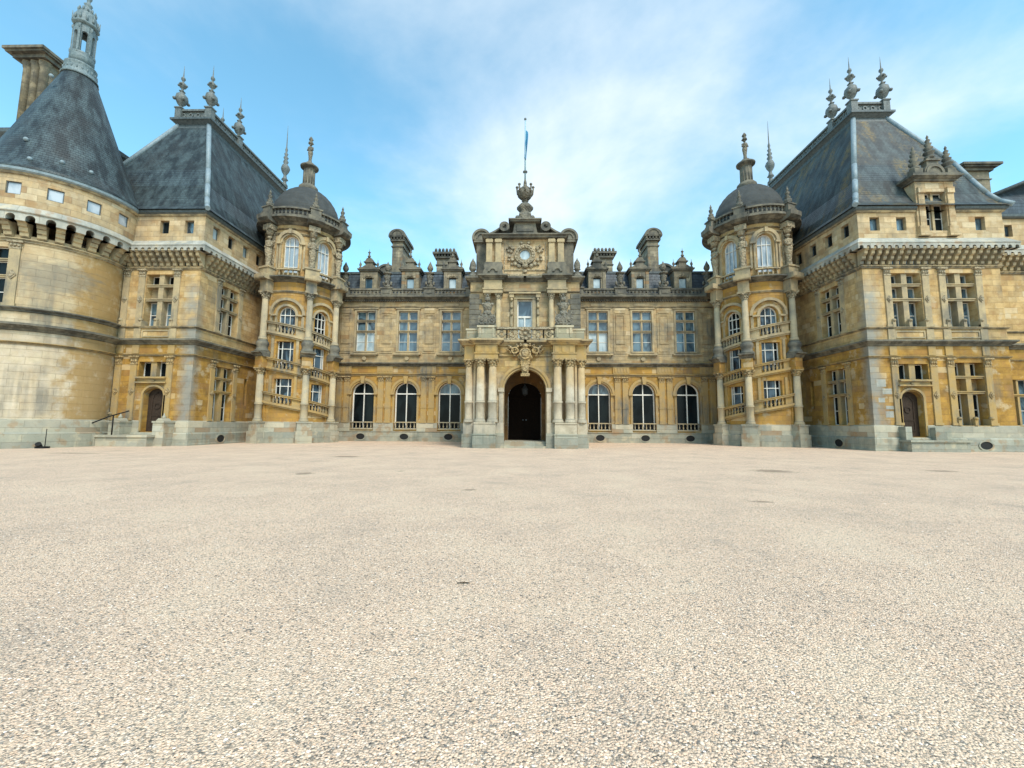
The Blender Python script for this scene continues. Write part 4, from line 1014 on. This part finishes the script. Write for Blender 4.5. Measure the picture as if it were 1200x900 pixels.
    for (x,y) in FP:b.box(front(y),x-.26,x+.26,26.84,27.86,-.26,.26);b.box(front(y),x-.32,x+.32,27.84,27.94,-.32,.32)
    b.build('crest_balustrade','leadorn',T)
    for (x,y) in FP:
        q=MB(mx);q.lathe(x,y,27.94,FIN_A,14,.10,5)
        for k in range(4):
            a=k*PI/2+.6
            q.blob(x+.48*cos(a),y+.48*sin(a),28.62,.15,.15,.13,6);q.blob(x+.30*cos(a+.7),y+.30*sin(a+.7),30.05,.09,.09,.09,6);q.blob(x+.17*cos(a),y+.17*sin(a),29.5,.07,.07,.05,5)
        q.build('finial','leadorn',T)
    fo=finial(T,mx,cx0+.1,cy1-.1,27.78,[(.3,0),(.34,.1),(.2,.3),(.16,.6),(.34,.75),(.2,.95),(.14,1.3),(.36,1.7),(.46,2.05),(.34,2.4),(.16,2.6),(.28,2.85),(.14,3.1),(.26,3.35),(.1,3.5),(.2,3.8),(.08,3.95),(.14,4.3),(.06,4.6),(.05,5.3),(.01,7.2)],14,.10,5,'leadorn')
    if right:
        g=lambda s,z,d:(s,PY-.25-d,z);x=28.15;zq=14.55
        b=MB(mx)
        for sg in(-1,1):
            b.box(g,x+sg*1.0-.30,x+sg*1.0+.30,zq,18.5,-.7,.14);b.box(g,x+sg*.98-.36,x+sg*.98+.36,zq,zq+.22,-.3,.34);b.box(g,x+sg*.98-.30,x+sg*.98+.30,zq+.22,zq+.7,-.3,.26);b.box(g,x+sg*.98-.2,x+sg*.98+.2,zq+.7,17.6,.142,.22)
            b.box(g,x+sg*.98-.24,x+sg*.98+.24,17.6,18.0,.142,.3)
        b.box(g,x-.72,x+.72,17.75,18.5,-.7,.12);b.box(g,x-.72,x+.72,zq,14.95,-.7,.12)
        for sg in(-1,1): b.box(lambda s,z,d:(x+sg*1.15-d,s,z),PY+.4,PY+3.6,16.5,18.5,-.15,.15)
        dm=b.build('dormer','attic',T)
        rect_window(dm,mx,g,x,1.44,14.95,17.75,(17.0,),2,.3,'gdark',.16,.12)
        b=MB(mx);b.path([(x-1.35,PY+4),(x-1.35,PY-.42),(x+1.35,PY-.42),(x+1.35,PY+4)],CORN(18.45,18.85,.36));b.box(g,x-1.6,x+1.6,18.8,18.95,-4.2,.45);b.poly(g,[(x-1.5,18.95),(x+1.5,18.95),(x+.6,19.3),(x-.6,19.3)],-4,0);b.build('dormer_cornice','dark',dm)
        b=MB(mx);b.disc(g,x,19.0,.68,.75,-.3,.3,20,0,180);b.arch(g,x,19.0,.45,.62,.3,.38,14);b.box(g,x-.4,x+.4,19.5,20.0,-.2,.2);b.box(g,x-.5,x+.5,19.95,20.05,-.3,.3);b.poly(g,[(x-.4,20.05),(x+.4,20.05),(x,20.5)],-.2,.2)
        for sg in(-1,1): b.box(g,x+sg*1.12-.28,x+sg*1.12+.28,18.95,19.35,-.2,.35)
        b.build('dormer_pediment','dark',dm)
        P_=[(.26,0),(.3,.12),(.16,.25),(.34,.45),(.14,.6),(.28,.8),(.12,.92),(.22,1.1),(.09,1.2),(.16,1.36),(.05,1.5),(.09,1.62),(.01,1.8)]
        finial(dm,mx,x,PY-.25,20.2,P_,10,.1,4,'dark')
        for sg in(-1,1): finial(dm,mx,x+sg*1.12,PY-.3,19.35,P_,10,.1,4,'dark')
        b=MB(mx);
        rr=random.Random(5)
        for(xx,zz,w,h)in((23.5,4.25,.62,.50),(23.85,3.75,.62,.38),(23.55,3.2,.42,.30),(24.0,2.75,.55,.22),(23.95,2.2,.52,.42)):
            b.box(f,xx,xx+w,zz,zz+h,.0,.006)
        b.build('replacement_block','band',T)
    # landing in front of the small door
    if right:
        b=MB(mx);b.box(f,24.55,28.2,0,.62,.2,1.0);b.box(f,24.45,28.3,.62,.74,.15,1.1);b.box(f,24.6,25.0,.74,1.6,.13,.62);b.box(f,26.6,27.6,.74,1.55,.13,.5);b.build('landing','plinth',T)
    else:
        b=MB(mx);b.box(f,24.6,28.0,0,.60,.2,1.5);b.box(f,24.5,28.0,.60,.74,.15,1.6)
        b.poly(f,[(28.0,0),(29.9,0),(29.9,.12),(28.9,.45),(28.0,.74)],1.2,1.6)
        b.build('landing','plinthhi',T)
        for x in(24.35,27.35):
            b=MB(mx);b.box(f,x-.38,x+.38,0.0,1.55,.13,1.0);b.box(f,x-.42,x+.42,1.55,1.66,.13,1.05);b.poly(f,[(x-.3,1.66),(x+.3,1.66),(x+.12,1.85),(x-.12,1.85)],.3,.9);b.lathe(x,PY-.6,1.83,[(.1,0),(.14,.1),(.05,.22),(.02,.38)],8);b.build('landing_pier','plinthhi',T)
        # steps seen end on
        b=MB(mx)
        for k in range(4): b.box(f,28.0+.3*k,28.3+.3*k,0,.6-.14*k,.25,1.2)
        b.build('step','plinthhi',T)
    return T
pavilion(-1,'steep slate roofed corner pavilion between the round tower and the left stair turret','right'=='')
pavilion(1,'steep lichened slate roofed corner pavilion on the right with a tall stone dormer',True)

# ================================================================== ROUND TOWER (left)
def tower():
    mx=-1;cx,cy=31.9,26.8
    T=thing('round_tower','massive round pale stone tower with conical slate roof and open lantern at the left edge','tower',(mx*cx,cy,0))
    r=3.5;m=cyl(cx,cy,r);S_=lambda a:rad(a)*r
    b=MB(mx);b.wall(m,S_(0),S_(360),0,12.8,.5,[(S_(263)-.5,S_(263)+.5,8.4,12.0)],.3);b.build('wall','towerstone',T)
    P=lambda rr:pts_on(cx,cy,rr,0,360,96)[:-1]
    def ring(nm,mat,prof): q=MB(mx);q.path(P(r),prof,closed=True);q.build(nm,mat,T)
    ring('plinth','plinth',[(-.2,0),(.36,0),(.36,.84),(.26,.93),(-.2,.93)]);ring('plinth','plinthhi',[(-.2,.93),(.16,.93),(.14,1.6),(.08,1.72),(-.2,1.72)])
    ring('architrave','trim',CORN(6.14,6.34,.16));ring('string_course','dark',CORN(6.95,7.42,.42));ring('sill_course','dark',CORN(8.1,8.4,.26));ring('architrave','trim',CORN(12.35,12.6,.16))
    ra=4.15;ma=cyl(cx,cy,ra)
    b=MB(mx);wa=[235.5-25,235.5,262-.5,237.5-25.5]
    wa=[180+360-(278+180)+0 for _ in(0,)]  # mirrored bearing of the first window
    W=[251,226,202,178,277,303]
    b.wall(ma,0,2*PI*ra,13.95,16.45,.5,[(rad(a)*ra-.36,rad(a)*ra+.36,15.05,15.82) for a in W],.3);b.build('attic_wall','attic',T)
    for i,a in enumerate(W): small_window(T,mx,ma,rad(a)*ra,.72,15.05,15.82,'gtop',.12)
    q=MB(mx);q.path(P(r),[(-.3,13.95),(.82,13.95),(.84,14.0),(.58,14.5),(-.3,14.5)],closed=True);q.build('weathering_band','band',T)
    q=MB(mx);q.path(P(ra),[(-.2,16.42),(.16,16.42),(.26,16.5),(.28,16.68),(-.2,16.7)],closed=True);q.build('gutter','lead',T)
    q=MB(mx);q.path(P(ra),[(-.2,16.28),(.08,16.28),(.16,16.41),(-.2,16.41)],closed=True);q.build('eaves_moulding','trim',T)
    b=MB();g=lambda s,z,d:(s,-d,z)
    b.sweep(g,-.20,.20,[(-.1,0),(.10,0),(.2,.08),(.22,.28),(.32,.34),(.36,.56),(.46,.60),(.52,.76),(.66,.82),(.70,.92),(-.1,.92)]);c0=b.build('corbel','trim',None,local=True)
    n=31
    for i in range(n):
        a=2*PI*i/n
        place(c0,T,(mx*(cx+r*cos(a)),cy+r*sin(a),12.62),(PI-a)+PI/2)
    bpy.data.objects.remove(c0)
    b=MB(mx)
    rr_=r+.74;mh=cyl(cx,cy,rr_);st=2*PI*rr_/n
    b.wall(mh,0,2*PI*rr_,13.45,13.97,.45,[((i+.5)*st-.21,(i+.5)*st+.21,13.45,13.62,.21) for i in range(n)],.12)
    b.build('corbel_arches','band',T)
    b=MB(mx);b.lathe(cx,cy,0,[(4.45,16.66),(4.15,17.0),(3.85,17.5),(3.62,18.1),(3.30,18.95),(2.75,20.5),(.86,25.95)],96,uvr=4.0);b.build('conical_roof','slate',T)
    # small roof vents
    for a,rr,z in((255,3.35,19.0),(225,3.75,17.85),(205,3.75,17.85),(262,1.9,24.5),(245,3.9,17.5)):
        b=MB(mx);ar=rad(a);x,y=cx+rr*cos(ar),cy+rr*sin(ar)
        b.blob(x,y,z,.13,.13,.13,8);b.build('roof_vent','lead',T)
    b=MB(mx);b.lathe(cx,cy,25.85,[(.96,0),(.98,.08),(.90,.2),(.80,.75),(.84,.85),(.86,.95),(.72,1.05)],40,uvr=1.5)
    for i in range(20):
        a=2*PI*i/20;b.blob(cx+.86*cos(a),cy+.86*sin(a),26.35,.05,.05,.12,6)
    b.build('roof_collar','cupola',T)
    rl=.55;ml=cyl(cx,cy,rl);k=6
    b=MB(mx);b.lathe(cx,cy,26.85,[(.66,0),(.66,.6),(.63,.75),(.67,.85),(.6,.9)],32)
    ops=[(rad(i*60+21+18)*rl-.17,rad(i*60+21+18)*rl+.17,27.75,29.15,.17) for i in range(k)]
    ops=[(o[0],o[1],o[2],o[3],o[4]) for o in ops]
    b.wall(ml,ops[0][0]-.25,ops[0][0]-.25+2*PI*rl,27.7,29.9,.16,ops,.12)
    for i in range(k):
        a=rad(i*60+9); b.box(ml,a*rl-.06,a*rl+.06,27.7,29.8,.002,.08);b.blob(cx+.63*cos(a),cy+.63*sin(a),27.75,.055,.055,.2,6);b.blob(cx+.63*cos(a),cy+.63*sin(a),29.6,.055,.055,.16,6)
    L=b.build('lantern','cupola',T)
    b=MB(mx);b.lathe(cx,cy,29.85,[(0.562,0),(0.703,.12),(0.718,.22),(0.636,.3),(0.607,.6),(0.533,.95),(0.392,1.3),(0.237,1.55),(0.170,1.65),(0.192,1.8),(0.237,1.9),(0.111,2.0),(0.089,2.2),(0.170,2.4),(0.170,2.6),(0.067,2.8),(0.059,3.0),(0.118,3.15),(0.037,3.3),(0.015,3.9)],24,.05,6)
    for i in range(12):
        a=rad(i*30+9);b.blob(cx+.66*cos(a),cy+.66*sin(a),30.35,.07,.07,.2,6);b.blob(cx+.46*cos(a),cy+.46*sin(a),31.15,.06,.06,.16,6)
    for i in range(6):
        a=rad(i*60+9);b.tube((cx+.66*cos(a),cy+.66*sin(a),30.2),(cx+.71*cos(a),cy+.71*sin(a),30.8),.06,.02,6)
    b.build('cupola_roof','cupola',L)
    # pilaster at far left edge of the upper floor
    for a in(250,276):
        pilaster(T,mx,m,S_(a),.5,8.4,12.4,.08,.5,'trim',dia=10.3)
    rect_window(T,mx,m,S_(263),1.0,8.4,12.0,(10.2,11.2),1,.3,'gdark',.16,.14)
    return T
tower()

# ================================================================== WINGS RUNNING OFF BEHIND
def west():
    T=thing('rear_wing','high stone wing with a tall columned chimney behind the round tower','building wing',(-46,33,0))
    mx=-1;f=front(30.6)
    b=MB(mx);b.box(f,35.5,60,0,24.2,-10,0);b.build('wall','attic',T)
    b=MB(mx);b.path([(35.4,40),(35.4,30.6),(60,30.6)],[(-.2,24.0),(.3,24.05),(.62,24.45),(.66,24.75),(-.2,24.8)]);b.build('gutter','leaddark',T)
    b=MB(mx);b.path([(35.5,40),(35.5,30.6),(60,30.6)],[(.3,24.75),(-3.4,25.6),(-3.4,24.75)]);b.build('roof','slate',T)
    b=MB(mx);b.box(f,39.2,41.2,24,31.0,-3.2,-.2)
    c=b.build('chimney','chim',T)
    b=MB(mx)
    for x in(39.5,40.2,40.9):
        b.lathe(x,30.7,24.8,[(.30,0),(.30,5.6),(.34,5.65),(.36,5.9),(.42,6.0),(.42,6.2)],16)
    for y in(31.7,32.9): b.lathe(39.22,y,24.8,[(.28,0),(.28,5.6),(.34,5.65),(.36,5.9),(.42,6.0),(.42,6.2)],16)
    b.build('engaged_column','chim',c)
    b=MB(mx);b.box(f,38.9,41.6,30.95,31.25,-3.3,.5);b.box(f,38.7,41.9,31.25,31.4,-3.4,.8);b.box(f,38.6,42.0,31.4,31.62,-3.5,.95);b.build('chimney_cap','dark',c)
west()
def east():
    T=thing('east_wing','recessed stone wing with corbelled eaves continuing past the right pavilion to the frame edge','building wing',(36,29.6,0))
    Y0=29.5;f=front(Y0);x0,x1=32.4,66
    b=MB();b.wall(f,x0,x1,0,7.1,.6,[(33.35,35.0,1.75,4.9)]);b.box(f,x0,x1,7.1,12.8,-.6,0);b.build('wall','wall',T)
    rect_window(T,1,f,34.18,1.65,1.75,4.9,(3.8,),2,.4,'gmid',.14,.12)
    fa=lambda s,z,d:(s,Y0-.25-d,z)
    b=MB();b.wall(fa,x0+.3,x1,13.95,16.45,.5,[(x-.27,x+.27,15.1,15.98) for x in(34.4,36.2,38)]);b.build('attic_wall','attic',T)
    for x in(34.4,36.2,38): small_window(T,1,fa,x,.54,15.1,15.98,'gmid')
    def run(nm,mat,prof):q=MB();q.path([(x0+.27,Y0),(x1,Y0)],prof);q.build(nm,mat,T)
    run('plinth','plinth',[(-.2,0),(.22,0),(.22,.80),(.14,.9),(-.2,.9)]);run('plinth','plinthhi',[(-.2,.9),(.12,.9),(.12,1.62),(.05,1.7),(-.2,1.7)])
    run('architrave','trim',CORN(6.18,6.36,.12));run('string_course','dark',CORN(7.0,7.42,.36));run('sill_course','trim',CORN(8.16,8.32,.16));run('architrave','trim',CORN(12.42,12.62,.14))
    run('weathering_band','band',[(-.3,13.93),(.74,13.93),(.76,13.98),(.30,14.46),(-.3,14.46)])
    run('gutter','leaddark',[(-.2,16.42),(.40,16.42),(.50,16.50),(.52,16.66),(-.2,16.68)])
    c0=corbel_mesh(.22).build('corbel','trim',None,local=True)
    for i in range(44): place(c0,T,(33.0+i*.475,Y0,12.62),0)
    b=MB();b.wall(lambda s,z,d:(s,Y0-.72-d,z),32.76,32.76+46*.475,13.58,13.95,.45,[(32.76+(i+.5)*.475-.13+.0,32.76+(i+.5)*.475+.13,13.58,13.66,.13) for i in range(46)]);b.build('corbel_arches','band',T)
    bpy.data.objects.remove(c0)
    b=MB();b.path([(x0,Y0-.4),(x1,Y0-.4)],[(0,16.66),(-.8,17.0),(-2.6,17.6),(-8,17.7),(-8,16.66)]);b.build('eaves_roof','slateL',T)
    b=MB();b.box(f,64.8,x1,0,16.6,-18,-.62);b.build('end_wall','wall',T)
    b=MB();b.tube((32.75,Y0-.14,7.5),(32.75,Y0-.14,11.2),.07,.07,10);b.box(f,32.6,32.92,11.2,11.6,.02,.3);b.build('downpipe','iron',T)
    # raised slate roof and chimney further back
    b=MB();g=front(36)
    E_=[(41.3,36),(66,36),(66,48),(41.3,48)]
    lo=[b.add((x,y,16.9)) for x,y in E_];md=[b.add(p) for p in((41.3,36,21.9),(66,36,17.0),(66,48,17.0),(41.3,48,21.9))]
    tp=[b.add(p) for p in((53.5,36,27.0),(54.5,40,27.0),(54.5,44,27.0),(53.5,48,27.0))]
    b.face(lo);b.face([md[0],md[3],tp[3],tp[0]],[(36,0),(48,0),(48,13),(36,13)]);b.face([tp[0],tp[1],tp[2],tp[3]])
    b.face([md[1],md[2],tp[2],tp[1]],[(36,0),(48,0),(44,15),(40,15)]);b.face([lo[0],lo[1],md[1],tp[1],tp[0],md[0]]);b.face([lo[2],lo[3],md[3],tp[3],tp[2],md[2]]);b.face([lo[0],lo[3],md[3],md[0]]);b.face([lo[1],lo[2],md[2],md[1]])
    b.build('upper_roof','slateB',T)
    b=MB();b.tube((41.1,35.9,21.95),(53.5,35.9,27.1),.16,.16,8);b.build('verge_flashing','leaddark',T)
    b=MB();b.box(g,39.2,41.3,17,24.3,-3.6,0);c=b.build('chimney','chim',T)
    b=MB();b.box(g,39.1,41.4,23.5,23.6,-3.7,.1);b.box(g,39.0,41.5,24.3,24.55,-3.8,.2);b.box(g,38.8,41.75,24.55,24.7,-4,.4);b.box(g,38.6,42.0,24.7,24.9,-4.1,.55);b.build('chimney_cap','dark',c)
east()

# ================================================================== SMALL THINGS
T=thing('handrail','thin black iron handrail rising beside the steps at the foot of the left pavilion','handrail',(-27.2,26.7,0))
b=MB(-1)
y=26.75
b.tube((29.55,y,1.0),(27.15,y,1.95),.045,.045,8);b.tube((27.15,y,1.95),(25.9,y,2.3),.04,.04,8);b.build('rail','iron',T)
for x,z0,z1 in((29.55,0.0,1.0),(26.9,.7,2.0)):
    b=MB(-1);b.tube((x,y,z0),(x,y,z1),.04,.04,8);b.build('post','iron',T)
T=thing('ground_spotlight','small black spotlight on a thin stake beside the round tower base','spotlight',(-28.6,24.2,0))
b=MB();b.tube((-28.3,24.2,0),(-28.3,24.2,1.15),.022,.018,6);b.build('stake','iron',T)
b=MB();b.box(front(24.2),-28.75,-28.15,.0,.12,-.15,.15);b.tube((-28.6,24.2,.1),(-28.5,24.0,.27),.12,.14,10);b.build('lamp_head','iron',T)
b=MB();pp=[(-.86,4.11),(-.83,4.125),(-.80,4.12),(-.77,4.13),(-.74,4.115)]
for p,q in zip(pp,pp[1:]): b.tube((*p,.012),(*q,.013),.006,.005,6)
b.tube((-.81,4.12,.012),(-.79,4.15,.016),.004,.002,5)
tagm(b.build('twig','twig',None),'short dark twig lying on the gravel in the middle of the courtyard','twig')

# ================================================================== GROUND
def ground():
    b=MB();ids=[b.add(p) for p in((-700,-300,0),(700,-300,0),(700,1200,0),(-700,1200,0))];b.face(ids)
    o=b.build('gravel_courtyard','gravel',None);o['kind']='structure'
    # loose stones near the viewer
    rr=random.Random(11);v=[];f=[];tone=[]
    def stone_(x,y,s,t):
        k=len(v);a=rr.uniform(0,PI);h=s*rr.uniform(.35,.65);e=rr.uniform(.6,1.0);n=5
        for i in range(n):
            q=a+2*PI*i/n; v.append((x+s*cos(q)*rr.uniform(.8,1.1),y+s*e*sin(q)*rr.uniform(.8,1.1),h*.35))
        v.append((x+s*.15*rr.uniform(-1,1),y+s*.15*rr.uniform(-1,1),h))
        for i in range(n): f.append((k+i,k+(i+1)%n,k+n));tone.append(t)
    for i in range(52000):
        d=1.7+8.5*(rr.random()**1.25); w=d*1.45+.4
        stone_(rr.uniform(-w,w)-.25,d,rr.uniform(.0045,.0105)*(1+.05*d),rr.random())
    me=bpy.data.meshes.new('gravel_stones');me.from_pydata(v,[],f)
    at=me.attributes.new('tone','FLOAT','FACE')
    for i,t in enumerate(tone): at.data[i].value=t
    me.materials.append(M['pebble']);o=bpy.data.objects.new('gravel_stones',me);COL.objects.link(o)
    o['kind']='stuff';o['label']='loose beige and grey gravel stones scattered over the courtyard near the viewer';o['category']='gravel'
ground()

# ================================================================== SKY AND LIGHT
SUN_EL,SUN_AZ=50,28     # azimuth: degrees to the right of straight behind the viewer
W=bpy.data.worlds.new('World');S.world=W;W.use_nodes=True;t=W.node_tree
for n_ in list(t.nodes): t.nodes.remove(n_)
def wn(typ,**k):
    o=t.nodes.new(typ)
    for a,v in k.items(): setattr(o,a,v)
    return o
out=wn('ShaderNodeOutputWorld');bg=wn('ShaderNodeBackground');sky=wn('ShaderNodeTexSky',sky_type='NISHITA')
sky.sun_disc=False;sky.sun_elevation=rad(SUN_EL);sky.sun_rotation=rad(180-SUN_AZ);sky.air_density=1.0;sky.dust_density=.3;sky.ozone_density=2.0
tc=wn('ShaderNodeTexCoord');sp=wn('ShaderNodeSeparateXYZ');t.links.new(tc.outputs['Generated'],sp.inputs[0])
def wm(op,a,b=0.,clamp=False):
    o=wn('ShaderNodeMath',operation=op);o.use_clamp=clamp
    for i,x in enumerate((a,b)):
        if isinstance(x,(int,float)): o.inputs[i].default_value=x
        else: t.links.new(x,o.inputs[i])
    return o.outputs[0]
def wr(v,a,b,c=0.,d=1.):
    o=wn('ShaderNodeMapRange',interpolation_type='SMOOTHSTEP');t.links.new(v,o.inputs[0])
    for i,x in zip((1,2,3,4),(a,b,c,d)): o.inputs[i].default_value=x
    return o.outputs[0]
# project direction on a high cloud layer
zz=wm('ADD',wm('MAXIMUM',sp.outputs[2],0.0),.22);cx_=wm('DIVIDE',sp.outputs[0],zz);cy_=wm('DIVIDE',sp.outputs[1],zz)
cv=wn('ShaderNodeCombineXYZ');t.links.new(cx_,cv.inputs[0]);t.links.new(cy_,cv.inputs[1])
def wnoise(scale,detail,rough,dist=0.,off=(0,0,0)):
    mp=wn('ShaderNodeMapping');mp.inputs[1].default_value=off;mp.inputs[1].default_value=off;t.links.new(cv.outputs[0],mp.inputs[0])
    o=wn('ShaderNodeTexNoise');t.links.new(mp.outputs[0],o.inputs[0]);o.inputs['Scale'].default_value=scale;o.inputs['Detail'].default_value=detail;o.inputs['Roughness'].default_value=rough;o.inputs['Distortion'].default_value=dist;return o.outputs[0]
n1=wnoise(1.15,8,.56,.3,CLOUD_OFF:=(3.1,1.7,0));n2=wnoise(2.2,6,.6,.2,(7,2,0))
# cloud bank fills the middle of the view
cen=wm('ABSOLUTE',wm('SUBTRACT',sp.outputs[0],.13)); bank=wr(cen,.70,.05,0,.20)
fld=wm('ADD',wm('ADD',wm('MULTIPLY',n1,.75),wm('MULTIPLY',n2,.25)),bank)
lowhaze=wr(sp.outputs[2],.42,.05,0,.16)
fld=wm('ADD',fld,lowhaze)
mask=wr(fld,.47,.90,0,.93)
mx_=wn('ShaderNodeMix',data_type='RGBA');t.links.new(mask,mx_.inputs[0])
tint=wn('ShaderNodeMix',data_type='RGBA',blend_type='MULTIPLY');tint.inputs[0].default_value=1;t.links.new(sky.outputs[0],tint.inputs[6]);tint.inputs[7].default_value=(SKYT:=(2.15,3.12,2.68,1))
t.links.new(tint.outputs[2],mx_.inputs[6]);mx_.inputs[7].default_value=(9.3,9.9,10.1,1)
t.links.new(mx_.outputs[2],bg.inputs[0]);bg.inputs[1].default_value=.066;t.links.new(bg.outputs[0],out.inputs[0])
sd=bpy.data.lights.new('sun','SUN');sd.energy=2.0;sd.angle=rad(20);sd.color=(1,.93,.81);so=bpy.data.objects.new('sun',sd);COL.objects.link(so)
# direction towards the sun (behind the viewer, high)
dv=Vector((sin(rad(SUN_AZ))*cos(rad(SUN_EL)),-cos(rad(SUN_AZ))*cos(rad(SUN_EL)),sin(rad(SUN_EL))))
so.rotation_euler=dv.to_track_quat('Z','Y').to_euler();so.location=(0,0,60)
S.view_settings.view_transform='Standard';S.view_settings.look='None';S.view_settings.exposure=.92;S.view_settings.gamma=1
S.render.engine='CYCLES'
# ================================================================== CAMERA
Fp,p_,y_,r_,cxm=488.7355,.0997,.0225,.0063,-.2583
fw=Vector((-sin(y_)*cos(p_),cos(y_)*cos(p_),sin(p_)));rt=Vector((cos(y_),sin(y_),0));up=rt.cross(fw)
R_=rt*cos(r_)+up*sin(r_);U_=-rt*sin(r_)+up*cos(r_)
cam=bpy.data.cameras.new('camera');co=bpy.data.objects.new('camera',cam);COL.objects.link(co)
mt=Matrix((R_,U_,-fw)).transposed().to_4x4();mt.translation=Vector((cxm,0,1.5));co.matrix_world=mt
cam.sensor_width=36;cam.lens=Fp/1200*36;cam.clip_end=3000;cam.clip_start=.05;S.camera=co
